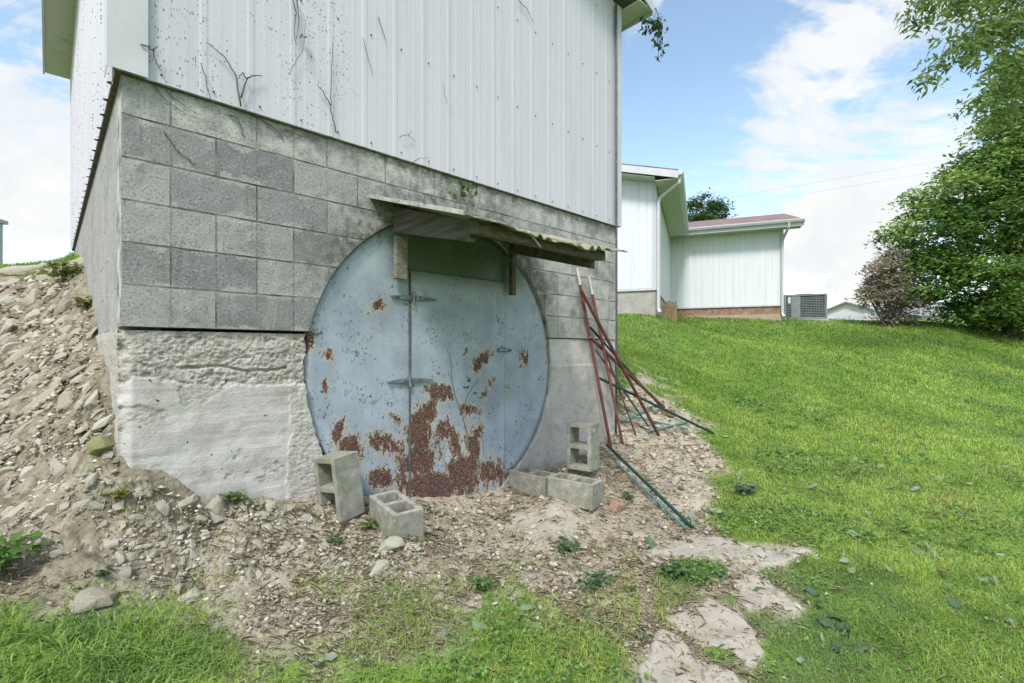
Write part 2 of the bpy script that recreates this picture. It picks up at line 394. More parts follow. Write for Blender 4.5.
M_BLOCK = mat('grey_concrete_block', m_block)
def m_mortar(t):
    c = objc(t); n = t.noise(c, 6, 5, 0.65); g = t.noise(c, 120, 2)
    col = t.ramp(n, [(0.36, (0.10, 0.10, 0.095)), (0.45, (0.25, 0.245, 0.235)), (0.56, (0.45, 0.435, 0.415))])
    return princ(t, col, 0.95, g, 0.6, 0.004, spec=0.1)
M_MORTAR = mat('mortar', m_mortar)
def m_concrete(t):
    c = objc(t); rough = attr(t, 'rough'); sx = t.n('ShaderNodeSeparateXYZ', {0: c})
    st = t.noise(t.n('ShaderNodeVectorMath', {0: c, 1: (2.5, 2.5, 34)}, operation='MULTIPLY').outputs[0], 1.0, 6, 0.65, 0.6)
    n = t.noise(c, 5, 6, 0.62); g = t.noise(c, 75, 4, 0.7)
    smooth_c = t.ramp(t.math('ADD', t.math('MULTIPLY', n, 0.72), t.math('ADD', t.math('MULTIPLY', st, 0.10), t.math('MULTIPLY', g, 0.18))), [(0.34, (0.32, 0.295, 0.285)), (0.46, (0.44, 0.415, 0.405)), (0.60, (0.54, 0.515, 0.51))])
    rough_c = t.ramp(t.noise(c, 24, 6, 0.7), [(0.30, (0.21, 0.19, 0.165)), (0.44, (0.40, 0.37, 0.34)), (0.62, (0.55, 0.515, 0.48))])
    col = t.mix(rough, smooth_c, rough_c)
    col = t.mix(t.math('MULTIPLY', t.mr(t.noise(c, 6, 6, 0.72), 0.555, 0.68), 0.5), col, (0.22, 0.215, 0.14))
    col = t.mix(t.mr(t.noise(c, 30, 3, 0.6), 0.675, 0.71), col, (0.08, 0.075, 0.06))
    h = t.math('ADD', t.math('MULTIPLY', g, t.math('ADD', t.math('MULTIPLY', rough, 0.9), 0.35)), t.math('MULTIPLY', st, 0.28))
    return princ(t, col, 0.92, h, 0.8, 0.014, spec=0.12)
M_CONCRETE = mat('old_poured_concrete', m_concrete)
def m_steel(t):
    c = objc(t); rust = attr(t, 'rust'); shade = attr(t, 'awning_shade')
    nb = t.noise(t.n('ShaderNodeVectorMath', {0: c, 1: (1.5, 1, 0.7)}, operation='MULTIPLY').outputs[0], 17, 8, 0.74, 0.5); nf = t.noise(c, 85, 4, 0.7)
    paint = t.ramp(t.noise(c, 3.2, 5, 0.6), [(0.30, (0.235, 0.285, 0.355)), (0.5, (0.305, 0.355, 0.43)), (0.7, (0.375, 0.425, 0.50))])
    sv = t.noise(t.n('ShaderNodeVectorMath', {0: c, 1: (22, 22, 1.6)}, operation='MULTIPLY').outputs[0], 1.0, 4, 0.6)
    paint = t.mix(t.math('MULTIPLY', t.mr(sv, 0.55, 0.75), 0.35), paint, (0.42, 0.50, 0.54))
    paint = t.mix(t.math('MULTIPLY', shade, 0.85), paint, (0.055, 0.088, 0.05))  # olive shadow below the awning, painted into the steel colour
    run = attr(t, 'run')
    paint = t.mix(t.math('MULTIPLY', run, t.mr(sv, 0.40, 0.62, 0.15, 0.85)), paint, (0.20, 0.165, 0.135))
    grm = t.noise(c, 1.9, 6, 0.7, 0.6)
    paint = t.mix(t.math('MULTIPLY', t.mr(grm, 0.50, 0.72), 0.42), paint, (0.20, 0.235, 0.265))
    scr = t.noise(t.n('ShaderNodeVectorMath', {0: c, 1: (30, 30, 4)}, operation='MULTIPLY').outputs[0], 1.0, 6, 0.75, 1.5)
    paint = t.mix(t.math('MULTIPLY', t.mr(scr, 0.655, 0.70), 0.55), paint, (0.13, 0.14, 0.15))
    f = t.math('ADD', t.math('MULTIPLY', rust, 0.56), t.math('ADD', t.math('MULTIPLY', nb, 0.95), t.math('MULTIPLY', t.math('SUBTRACT', nf, 0.40), 0.42)))
    col = t.mix(t.mr(f, 0.755, 0.775), paint, (0.44, 0.42, 0.35))
    rustc = t.ramp(t.noise(c, 45, 4, 0.7), [(0.3, (0.046, 0.023, 0.018)), (0.5, (0.098, 0.044, 0.032)), (0.7, (0.18, 0.092, 0.063))])
    rm = t.math('MULTIPLY', t.mr(f, 0.79, 0.86), t.mr(t.noise(c, 70, 4, 0.75), 0.30, 0.46))
    col = t.mix(rm, col, rustc)
    # small chips down to dark primer
    chn = t.noise(t.n('ShaderNodeVectorMath', {0: c, 1: (1.25, 1, 0.8)}, operation='MULTIPLY').outputs[0], 52, 5, 0.7, 0.8); chr_ = t.noise(c, 4.5, 4, 0.65)
    ch = t.mr(t.math('ADD', chn, t.math('ADD', t.math('MULTIPLY', chr_, 0.46), t.math('MULTIPLY', rust, 0.04))), 0.845, 0.865)
    col = t.mix(t.math('MULTIPLY', ch, 0.9), col, (0.06, 0.065, 0.075))
    h = t.math('ADD', t.math('MULTIPLY', rm, -0.5), t.math('MULTIPLY', nf, 0.3))
    return princ(t, col, t.math('ADD', 0.48, t.math('MULTIPLY', rm, 0.42)), h, 0.35, 0.004, spec=0.3)
M_STEEL = mat('flaking_blue_steel', m_steel)
def m_simple(name, c0, c1, scale=8, rough=0.7, bs=0.3, metal=0.0, spots=None, stretch=(1, 1, 1)):
    def b(t):
        c = objc(t)
        if stretch != (1, 1, 1): c = t.n('ShaderNodeVectorMath', {0: c, 1: stretch}, operation='MULTIPLY').outputs[0]
        n = t.noise(c, scale, 6, 0.65)
        col = t.ramp(n, [(0.3, c0), (0.7, c1)])
        if spots: col = t.mix(t.mr(t.noise(c, scale * 2.2, 5, 0.7), spots[1], spots[1] + 0.05), col, spots[0])
        return princ(t, col, rough, t.noise(c, scale * 6, 3, 0.7), bs, 0.004, metal=metal)
    return mat(name, b)
M_WOOD = m_simple('weathered_grey_wood', (0.10, 0.093, 0.078), (0.31, 0.295, 0.26), 7, 0.9, 0.5, spots=((0.16, 0.17, 0.11), 0.6), stretch=(3, 3, 8))
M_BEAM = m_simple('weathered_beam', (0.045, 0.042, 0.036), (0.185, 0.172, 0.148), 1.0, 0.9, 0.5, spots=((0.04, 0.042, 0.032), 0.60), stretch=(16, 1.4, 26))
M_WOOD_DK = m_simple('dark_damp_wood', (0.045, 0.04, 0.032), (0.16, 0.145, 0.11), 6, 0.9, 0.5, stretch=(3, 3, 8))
M_SHEET = m_simple('mossy_roof_sheet', (0.13, 0.14, 0.09), (0.33, 0.32, 0.24), 7, 0.75, 0.3, spots=((0.13, 0.075, 0.045), 0.55))
M_EDGE = m_simple('pale_metal_edge', (0.28, 0.285, 0.265), (0.48, 0.49, 0.47), 12, 0.5, 0.2, spots=((0.17, 0.11, 0.07), 0.56))
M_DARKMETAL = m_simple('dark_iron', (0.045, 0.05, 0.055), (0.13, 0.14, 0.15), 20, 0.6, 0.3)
M_HINGE = m_simple('painted_iron', (0.09, 0.11, 0.125), (0.21, 0.26, 0.30), 30, 0.6, 0.3, spots=((0.06, 0.04, 0.03), 0.52))
M_RED = m_simple('red_painted_pipe', (0.10, 0.035, 0.032), (0.24, 0.085, 0.075), 9, 0.6, 0.3, spots=((0.10, 0.075, 0.06), 0.63))
M_REDDK = m_simple('dark_red_pipe', (0.06, 0.025, 0.022), (0.17, 0.06, 0.05), 9, 0.65, 0.3, spots=((0.05, 0.04, 0.035), 0.6))
M_PIPEWHITE = m_simple('bare_pale_pipe', (0.45, 0.43, 0.40), (0.68, 0.66, 0.62), 9, 0.6, 0.2)
M_GREEN = m_simple('green_post_paint', (0.006, 0.025, 0.023), (0.018, 0.065, 0.055), 9, 0.5, 0.2)
M_GREENWHITE = m_simple('pale_teal_paint', (0.05, 0.14, 0.13), (0.14, 0.26, 0.24), 9, 0.5, 0.2)
M_HOUSEBLOCK = m_simple('foundation_block', (0.27, 0.26, 0.24), (0.42, 0.41, 0.38), 4, 0.9, 0.4)
M_BRICKBASE = m_simple('reddish_brick_base', (0.17, 0.085, 0.06), (0.33, 0.22, 0.16), 5, 0.9, 0.4, spots=((0.36, 0.32, 0.24), 0.58))
M_FOUND = m_simple('earthy_footing', (0.26, 0.22, 0.16), (0.42, 0.36, 0.28), 5, 0.9, 0.4)
def m_shingle(t):
    c = objc(t)
    n = t.noise(t.n('ShaderNodeVectorMath', {0: c, 1: (3, 9, 9)}, operation='MULTIPLY').outputs[0], 1.0, 5, 0.65)
    return princ(t, t.ramp(n, [(0.3, (0.10, 0.065, 0.068)), (0.55, (0.19, 0.13, 0.13)), (0.75, (0.26, 0.195, 0.19))]), 0.9)
M_SHINGLE = mat('faded_red_shingle', m_shingle)
M_SHINGLE_GREY = m_simple('grey_shingle', (0.20, 0.20, 0.21), (0.32, 0.32, 0.34), 3, 0.9, 0.2)
M_AC = m_simple('grey_ac_metal', (0.15, 0.17, 0.18), (0.23, 0.25, 0.26), 6, 0.5, 0.1)
M_ACDARK = m_simple('ac_coil', (0.03, 0.035, 0.04), (0.09, 0.10, 0.105), 30, 0.6, 0.3)
M_GLASS = mat('window_glass', lambda t: princ(t, (0.05, 0.06, 0.07), 0.12, spec=0.6))
M_GREYSHED = m_simple('galvanised_shed', (0.24, 0.27, 0.29), (0.36, 0.39, 0.41), 2, 0.5, 0.1)
M_BROWNWOOD = m_simple('brown_board', (0.11, 0.08, 0.045), (0.27, 0.21, 0.125), 4, 0.85, 0.3, stretch=(6, 6, 1.2))
def m_cinder(t):
    c = objc(t); r = rnd_obj(t); g = t.noise(c, 150, 3, 0.7); m = t.noise(c, 12, 5, 0.65)
    base = t.ramp(m, [(0.3, (0.20, 0.198, 0.165)), (0.55, (0.31, 0.305, 0.265)), (0.75, (0.40, 0.395, 0.355))])
    base = t.mix(t.math('MULTIPLY', t.mr(t.noise(c, 8, 4, 0.6), 0.46, 0.66), 0.6), base, (0.175, 0.185, 0.115))
    base = t.mix(t.math('MULTIPLY', t.mr(t.noise(c, 26, 5, 0.75), 0.55, 0.68), 0.55), base, (0.52, 0.51, 0.46))
    base = t.mix(t.mr(g, 0.42, 0.30), base, (0.12, 0.12, 0.10))
    return princ(t, base, 0.95, g, 0.7, 0.006, spec=0.1)
M_CINDER = mat('loose_cinder_block', m_cinder)
def m_stone(t):
    c = objc(t); r = rnd_obj(t)
    n = t.noise(c, 22, 5, 0.65)
    base = t.ramp(r, [(0.0, (0.25, 0.235, 0.19)), (0.25, (0.35, 0.33, 0.275)), (0.5, (0.30, 0.295, 0.255)), (0.75, (0.43, 0.405, 0.345)), (1.0, (0.27, 0.235, 0.18))])
    base = t.mix(t.math('MULTIPLY', t.mr(n, 0.46, 0.66), 0.55), base, (0.46, 0.435, 0.375))
    base = t.mix(t.math('MULTIPLY', t.mr(t.noise(c, 9, 4, 0.6), 0.52, 0.68), 0.7), base, (0.235, 0.20, 0.13))
    return princ(t, base, 0.95, t.noise(c, 70, 4, 0.7), 0.6, 0.006, spec=0.1)
M_STONE = mat('limestone_rubble', m_stone)
M_MOSSROCK = m_simple('mossy_rock', (0.12, 0.13, 0.055), (0.29, 0.27, 0.14), 14, 0.95, 0.7)
M_GREYROCK = m_simple('grey_green_rock', (0.22, 0.23, 0.18), (0.40, 0.40, 0.33), 12, 0.95, 0.6)
M_TANROCK = m_simple('tan_rock', (0.20, 0.18, 0.135), (0.38, 0.345, 0.275), 10, 0.95, 0.6, spots=((0.50, 0.47, 0.41), 0.62))
def m_vcol(name, rough=0.9, trans=0.0, spec=0.15):
    def b(t):
        c = attr(t, 'col', 0)
        p = princ(t, c, rough, spec=spec)
        if trans <= 0: return p
        tr = t.n('ShaderNodeBsdfTranslucent', {0: c}).outputs[0]
        return t.n('ShaderNodeMixShader', {0: trans, 1: p, 2: tr}).outputs[0]
    return mat(name, b)
M_GRASS = m_vcol('grass_blade', 0.6, 0.35, 0.25)
M_LEAF = m_vcol('tree_leaf', 0.55, 0.45, 0.3)
M_GRAVEL = m_vcol('gravel_bits', 0.95)
M_LITTER = m_vcol('dry_litter', 0.9, 0.15)
def m_slab(t):
    c = objc(t); n = t.noise(c, 7, 6, 0.65)
    col = t.ramp(n, [(0.3, (0.235, 0.21, 0.175)), (0.5, (0.325, 0.295, 0.255)), (0.7, (0.40, 0.37, 0.325))])
    col = t.mix(t.mr(t.noise(c, 28, 5, 0.7), 0.54, 0.64), col, (0.20, 0.165, 0.125))
    return princ(t, col, 0.95, t.noise(c, 45, 5, 0.7), 0.6, 0.008, spec=0.1)
M_SLAB = mat('pinkish_sandstone', m_slab)
M_BARK = m_simple('bark', (0.06, 0.05, 0.04), (0.17, 0.145, 0.115), 9, 0.95, 0.7)
M_VINE = m_simple('dead_vine_bark', (0.055, 0.048, 0.04), (0.17, 0.15, 0.12), 40, 0.95, 0.4)
M_WIRE = mat('black_cable', lambda t: princ(t, (0.06, 0.065, 0.07), 0.7))
def m_ground(t):
    c = objc(t); s = attr(t, 'soil')
    n1 = t.noise(c, 1.6, 6, 0.6); n2 = t.noise(c, 9, 6, 0.68); n3 = t.noise(c, 48, 5, 0.72)
    dirt = t.ramp(t.math('ADD', t.math('MULTIPLY', n1, 0.4), t.math('MULTIPLY', n2, 0.6)), [(0.34, (0.26, 0.22, 0.165)), (0.48, (0.37, 0.325, 0.26)), (0.62, (0.455, 0.41, 0.34))])
    dirt = t.mix(t.mr(n3, 0.46, 0.33), dirt, (0.10, 0.075, 0.05))
    dirt = t.mix(t.math('MULTIPLY', t.mr(n3, 0.56, 0.68), 0.55), dirt, (0.50, 0.44, 0.34))
    dirt = t.mix(t.math('MULTIPLY', attr(t, 'bank'), 0.8), dirt, t.ramp(n2, [(0.36, (0.085, 0.072, 0.05)), (0.5, (0.195, 0.17, 0.12)), (0.64, (0.30, 0.27, 0.205))]))
    g = t.ramp(t.math('ADD', t.math('MULTIPLY', n1, 0.5), t.math('MULTIPLY', n2, 0.5)), [(0.35, (0.09, 0.16, 0.028)), (0.5, (0.14, 0.235, 0.042)), (0.65, (0.215, 0.30, 0.065))])
    g = t.mix(t.mr(n3, 0.5, 0.36), g, (0.03, 0.055, 0.012))
    cell = t.voro(c, 38)
    h = t.math('ADD', t.math('ADD', t.math('MULTIPLY', n2, 0.8), n3), t.math('MULTIPLY', cell, -0.5))
    return princ(t, t.mix(s, g, dirt), 0.97, h, 0.8, 0.02, spec=0.08)
M_GROUND = mat('ground', m_ground)

# ================================================================== GROUND
def build_ground():
    th = np.r_[np.linspace(-60, 60, 721), np.linspace(60, 300, 121)[1:-1]]
    th = np.radians(th); rr = np.r_[0.35, np.geomspace(0.6, 14, 420), np.geomspace(14.3, 900, 90)]
    TH, RR = np.meshgrid(th, rr, indexing='ij'); x = (RR * np.sin(TH)).ravel(); y = (RR * np.cos(TH)).ravel()
    z = H(x, y); s = soil(x, y, z); r = np.hypot(x, y)
    near = 1 - sstep(10, 22, r)
    bank = sstep(-0.4, -2.2, x) * s
    z += near * s * (0.030 * fbm(x * 7, y * 7, oct=4, seed=41) + bank * 0.085 * fbm(x * 5.5, y * 5.5, oct=4, seed=43)) - near * s * 0.006
    z += near * (1 - s) * 0.03 * fbm(x * 2.5, y * 2.5, oct=3, seed=44)
    na, nr = TH.shape; idx = np.arange(na * nr).reshape(na, nr)
    nx = np.roll(idx, -1, axis=0)
    F = np.stack([idx[:, :-1], idx[:, 1:], nx[:, 1:], nx[:, :-1]], -1).reshape(-1, 4)
    V = np.c_[x, y, z]
    me = raw_mesh('ground', V, F[:, ::-1], [M_GROUND], smooth=True)
    set_attr(me, 'soil', s); set_attr(me, 'bank', np.clip(bank, 0, 1))
    # close the small hole under the camera
    bm = bmesh.new(); bm.from_mesh(me); bm.verts.ensure_lookup_table()
    ring = [bm.verts[i] for i in idx[:, 0]]; bm.faces.new(ring); bmesh.ops.recalc_face_normals(bm, faces=bm.faces); bm.to_mesh(me); bm.free()
    # make sure the sheet faces up
    if me.polygons[0].normal.z < 0: me.flip_normals()
    tag(link('ground', me), kind='structure')
build_ground()

# ================================================================== NEAR BUILDING
BL, BD = 4.21, 5.8                 # front length, depth
Z0, CH = 0.112, 0.207              # bottom of block work, course height
ZS = Z0 + 6 * CH                   # bottom of siding
EAVE = 3.70; SLOPE = 0.33
DC_T, DC_Z, DC_R = 2.013, -0.125, 1.132
bld = thing('outbuilding', 'white ribbed metal outbuilding on a grey block base with a round blue steel bulkhead', 'outbuilding', (A0[0], A0[1], -1.1), math.atan2(TX[1], TX[0]))
ZO = 1.1                           # parts are modelled with eye level at z = 0, the empty sits at the ground
def part(name, me, parent=bld):
    me.transform(Matrix.Translation((0, 0, ZO))); return link(name, me, parent)
def boolean_cut(me, r):
    o = bpy.data.objects.new('tmp', me); COL.objects.link(o)
    cb_ = bmesh.new(); bmesh.ops.create_cone(cb_, cap_ends=True, segments=128, radius1=r, radius2=r, depth=0.8,
              matrix=Matrix.Translation((DC_T, 0.1, DC_Z)) @ Matrix.Rotation(R(90), 4, 'X'))
    cm = bpy.data.meshes.new('cut'); cb_.to_mesh(cm); cb_.free(); co = bpy.data.objects.new('cut', cm); COL.objects.link(co)
    md = o.modifiers.new('b', 'BOOLEAN'); md.operation = 'DIFFERENCE'; md.solver = 'EXACT'; md.object = co
    dg = bpy.context.evaluated_depsgraph_get(); ev = o.evaluated_get(dg); new = bpy.data.meshes.new_from_object(ev)
    bpy.data.objects.remove(o); bpy.data.objects.remove(co); return new
def block_wall():
    blocks = []; pale = []
    rb = random.Random(3)
    for k in range(-3, 6):
        z0 = Z0 + k * CH; full = k % 2 == 0
        x = 0.0
        if full: L = [(0, .406)]; x = .406
        else: L = [(0, .203)]; x = .203
        while x < BL - .02:
            L.append((x, min(x + .406, BL))); x += .406
        if k >= 0:
            for i, (a, b) in enumerate(L):
                d = .203 if not (i == 0 and not full) else .406
                blocks.append((a, b, 0, d, z0, z0 + CH)); pale.append(0.85 if k == 5 and i > 0 else (0.30 if k == 5 else 0.12 + 0.25 * (a > 1.0) * rb.random() + (0.45 if a > 3.0 else 0)))
        y = .203 if full else .406
        while y < BD:
            blocks.append((0, .203, y, min(y + .406, BD), z0, z0 + CH)); pale.append(0.55); y += .406
    bm = bmesh.new(); pl_ = bm.verts.layers.float.new('pale')
    g = .005
    for (a, b, c, d, e, f), p in zip(blocks, pale):
        jo = rb.uniform(-.002, .002)
        m = MB(); x0_, x1_, y0_, y1_ = a + g, b - g, c + (jo if c == 0 else g), d - g
        fine = c == 0
        lattice(m, np.linspace(x0_, x1_, 8 if fine else 2), np.linspace(y0_, y1_, 2 if fine else 5), np.linspace(e + g, f - g, 5 if fine else 2), lambda i, j, k: True)
        V = [bm.verts.new(v) for v in m.v]
        for v in V: v[pl_] = p
        fs = [bm.faces.new([V[i] for i in q]) for q in m.f]
        es = [e_ for e_ in {e_ for f_ in fs for e_ in f_.edges} if len(e_.link_faces) == 2 and e_.calc_face_angle(0) > .8]
        bmesh.ops.bevel(bm, geom=es, offset=.004, segments=2, affect='EDGES', profile=.5)
    cc = np.array([v_.co[:] for v_ in bm.verts]); dx_ = fbm(cc[:, 0] * 21, cc[:, 2] * 21, cc[:, 1] * 21, oct=3, seed=57)
    for v_, q in zip(bm.verts, dx_):
        if v_.co.y < .02: v_.co.y += .0032 * q; v_.co.z += .0022 * q
    bmesh.ops.recalc_face_normals(bm, faces=bm.faces)
    me = bpy.data.meshes.new('block_wall'); bm.to_mesh(me); bm.free(); me.materials.append(M_BLOCK)
    me = boolean_cut(me, DC_R + .004)
    co = np.empty(len(me.vertices) * 3, np.float32); me.vertices.foreach_get('co', co); co = co.reshape(-1, 3)
    n = len(co)
    if 'pale' not in me.attributes: set_attr(me, 'pale', np.full(n, .3))
    # grime: along the arch, under the siding, and in streaks
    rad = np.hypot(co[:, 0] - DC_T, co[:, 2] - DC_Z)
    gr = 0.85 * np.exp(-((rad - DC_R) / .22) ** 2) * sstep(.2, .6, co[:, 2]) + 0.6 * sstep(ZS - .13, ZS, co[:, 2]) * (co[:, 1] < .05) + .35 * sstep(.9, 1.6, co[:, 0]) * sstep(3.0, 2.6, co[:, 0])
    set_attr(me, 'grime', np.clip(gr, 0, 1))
    part('block_wall', me)
    # mortar core, a little behind the block faces
    m = MB(); m.box(.004, BL - .004, .0060, .19, Z0 + .003, ZS - .002)
    mo = boolean_cut(m.mesh('mortar', M_MORTAR), DC_R + .001); part('mortar', mo)
    m = MB(); m.box(.0055, .19, .195, BD - .01, Z0 - 3 * CH, ZS - .002); part('mortar', m.mesh('mortar', M_MORTAR))
block_wall()

def concrete(name, x_of, z0, z1, nx, nz, left):
    """rough cast concrete face; x_of(z) -> (x0, x1)"""
    zs = np.linspace(z0, z1, nz); a = np.linspace(0, 1, nx)
    x0, x1 = x_of(zs); X = x0[:, None] + (x1 - x0)[:, None] * a[None]; Z = np.repeat(zs[:, None], nx, 1)
    fx, fz = X.ravel(), Z.ravel()
    if left:
        edge = -.155 - .05 * fx + .085 * fbm(fx * 4.5, fz * 0 + 3.3, oct=5, seed=61, gain=.6)
        seam = .775 + .05 * fbm(fz * 4, fz * 0, oct=5, seed=62, gain=.6)
        top = sstep(edge - .004, edge + .010, fz); rgt = sstep(seam - .006, seam + .006, fx)
        flake = sstep(.16, .22, fbm(fx * 3.2, fz * 4.5, oct=5, seed=60, gain=.6))
        rough = np.maximum(np.maximum(top, rgt * .55), flake * .7)
        aggr = np.abs(fbm(fx * 30, fz * 46, oct=3, seed=63)) * -.016 + fbm(fx * 9, fz * 20, oct=3, seed=64) * .008 + fbm(fx * 80, fz * 95, oct=2, seed=65) * .007
        y = .004 + top * (.010 - aggr) + rgt * (1 - top) * (-.006 - .5 * aggr) + flake * (1 - top) * (.004 - .35 * aggr)
        crack = sstep(.012, .0, np.abs(fz + .095 + .02 * fbm(fx * 7, fz * 0, oct=3, seed=66) + .05 * (fx - .4))) * (fx > .25) * (fx < .78)
        y += .018 * crack * top
        y += (1 - rough) * (fbm(fx * 3, fz * 22, oct=4, seed=67) * .0022 + fbm(fx * 9, fz * 9, oct=3, seed=68) * .006)
        # worn left corner
        y += sstep(.05, 0, fx) * (.03 + .03 * fbm(fx * 9, fz * 11, oct=3, seed=69))
        y += sstep(-.50, -.75, fz) * sstep(.30, .0, fx) * (.05 + .05 * fbm(fx * 14, fz * 14, oct=3, seed=70))
    else:
        step = sstep(-.16, -.14, fz)
        rough = .35 * (1 - step) + .1
        y = .006 + .006 * step + fbm(fx * 6, fz * 6, oct=4, seed=71) * .010
        rough = np.full(len(fx), .30) * (1 - step)
    rough = np.clip(rough, 0, 1)
    # columns turned back at both ends
    Y = y.reshape(nz, nx); Rg = rough.reshape(nz, nx)
    back = np.linspace(0, 1, 60)[1:] if left else np.array([.5, 1.0])
    depth_l = 2.2 if left else .06
    XL = np.repeat(X[:, :1], len(back), 1) + (.010 * fbm(np.repeat(zs[:, None], len(back), 1) * 12, back[None] * 24 + zs[:, None] * 0, oct=3, seed=72) if left else 0)
    YL = Y[:, :1] + depth_l * back[None] ** 1.5; XR = np.repeat(X[:, -1:], 2, 1) ; YR = Y[:, -1:] + np.array([[.035, .08]])
    X = np.concatenate([XL[:, ::-1], X, XR], 1); Y = np.concatenate([YL[:, ::-1], Y, YR], 1)
    Rg = np.concatenate([np.full(XL.shape, .8), Rg, np.full(XR.shape, .6)], 1)
    Z = np.repeat(zs[:, None], X.shape[1], 1)
    # top ledge
    X = np.concatenate([X, X[-1:], ], 0); Y = np.concatenate([Y, np.maximum(Y[-1:], .25)], 0); Z = np.concatenate([Z, Z[-1:]], 0); Rg = np.concatenate([Rg, Rg[-1:]], 0)
    nn = X.shape; idx = np.arange(nn[0] * nn[1]).reshape(nn)
    F = np.stack([idx[:-1, :-1], idx[:-1, 1:], idx[1:, 1:], idx[1:, :-1]], -1).reshape(-1, 4)
    me = raw_mesh(name, np.c_[X.ravel(), Y.ravel(), Z.ravel()], F, [M_CONCRETE], smooth=True)
    set_attr(me, 'rough', Rg.ravel()); part(name, me)
def circ(z, sgn, extra): return DC_T + sgn * np.sqrt(np.maximum((DC_R + extra) ** 2 - (z - DC_Z) ** 2, .01))
concrete('concrete_footing', lambda z: (np.full_like(z, -.006) + .008 * fbm(z * 9, z * 0, oct=3, seed=73), circ(z, -1, .004) + .020 * fbm(z * 13, z * 0, oct=4, seed=74) - .05 * sstep(-.5, -.9, z)), -1.35, Z0 - .014, 170, 250, True)
concrete('concrete_footing', lambda z: (circ(z, 1, .010) + .012 * fbm(z * 13, z * 0, oct=3, seed=75), np.full_like(z, BL - .005)), -1.5, Z0 - .006, 90, 160, False)

# rust map: spots read off the bulkhead, as (pixel u, v, radius u, radius v, tilt, amount)
SPOTS = [(380, 305, 9, 8, 0, .85), (371, 314, 6, 4, -.6, .55), (332, 355, 9, 9, 0, .65), (327, 386, 4, 14, 0, .75), (340, 432, 6, 14, .4, .9), (352, 448, 16, 14, 0, .8), (388, 443, 20, 14, -.5, .62),
         (383, 478, 14, 10, 0, .8), (404, 470, 9, 30, 0, .55), (310, 342, 7, 14, .3, .9), (306, 380, 4, 40, 0, .5), (325, 295, 4, 12, -.4, .45), (365, 339, 10, 3, -.3, .4),
         (483, 360, 9, 14, .5, .85), (468, 352, 4, 10, .4, .55), (450, 352, 4, 10, 0, .5), (440, 392, 16, 10, -.4, .9), (428, 412, 12, 14, 0, .8), (420, 432, 12, 24, 0, .95), (446, 432, 16, 16, 0, .6),
         (422, 462, 14, 16, 0, .9), (432, 486, 24, 14, 0, 1.0), (462, 474, 16, 20, 0, .78), (455, 452, 26, 20, 0, .45), (470, 410, 14, 7, -.3, .75), (490, 388, 6, 18, .5, .55), (488, 470, 18, 16, 0, .55), (475, 450, 8, 30, 0, .65),
         (526, 357, 6, 13, .2, .7), (511, 386, 5, 10, .3, .5), (518, 430, 7, 20, .2, .4), (544, 300, 5, 30, .1, .35), (549, 360, 4, 60, 0, .45), (480, 325, 5, 8, .5, .4), (446, 325, 4, 6, -.5, .5), (416, 380, 6, 60, 0, .25), (412, 300, 6, 10, 0, .45), (411, 384, 7, 10, 0, .5), (412, 440, 5, 60, 0, .42), (436, 400, 6, 12, .3, .7), (456, 440, 6, 26, -.3, .7), (478, 438, 6, 18, .3, .6), (500, 478, 8, 12, 0, .5), (396, 418, 12, 10, -.6, .5)]
def rustmap(t, z):
    x, y = A0[0] + t * TX[0], A0[1] + t * TX[1]
    u, v = project(x, y, z); out = np.zeros(t.shape)
    for (su, sv, ru, rv, k, a) in SPOTS:
        du, dv = u - su, v - sv; du = du + k * dv
        out = np.maximum(out, a * np.exp(-0.8 * ((du / ru) ** 2 + (dv / rv) ** 2)))
    return np.clip(out + (.12 * sstep(-.15, -.75, z) + .10 * sstep(-.85, -1.05, z)) * sstep(2.65, 2.5, t) * sstep(.95, 1.3, t) + .02, 0, 1)
def runmap(t, z):                                 # rust water run down from the spots
    out = np.zeros(t.shape)
    for k in range(0, 14): out = np.maximum(out, np.clip(rustmap(t, z + .035 * k) - .25, 0, 1) * (1 - k / 14) * .9)
    return np.clip(out, 0, 1)
def awning_shade_map(t, z): return sstep(.45, .62, z) * sstep(1.35, 1.7, t) * sstep(2.95, 2.6, t)  # painted awning shadow over the top of the bulkhead and door
bulk_y = .030
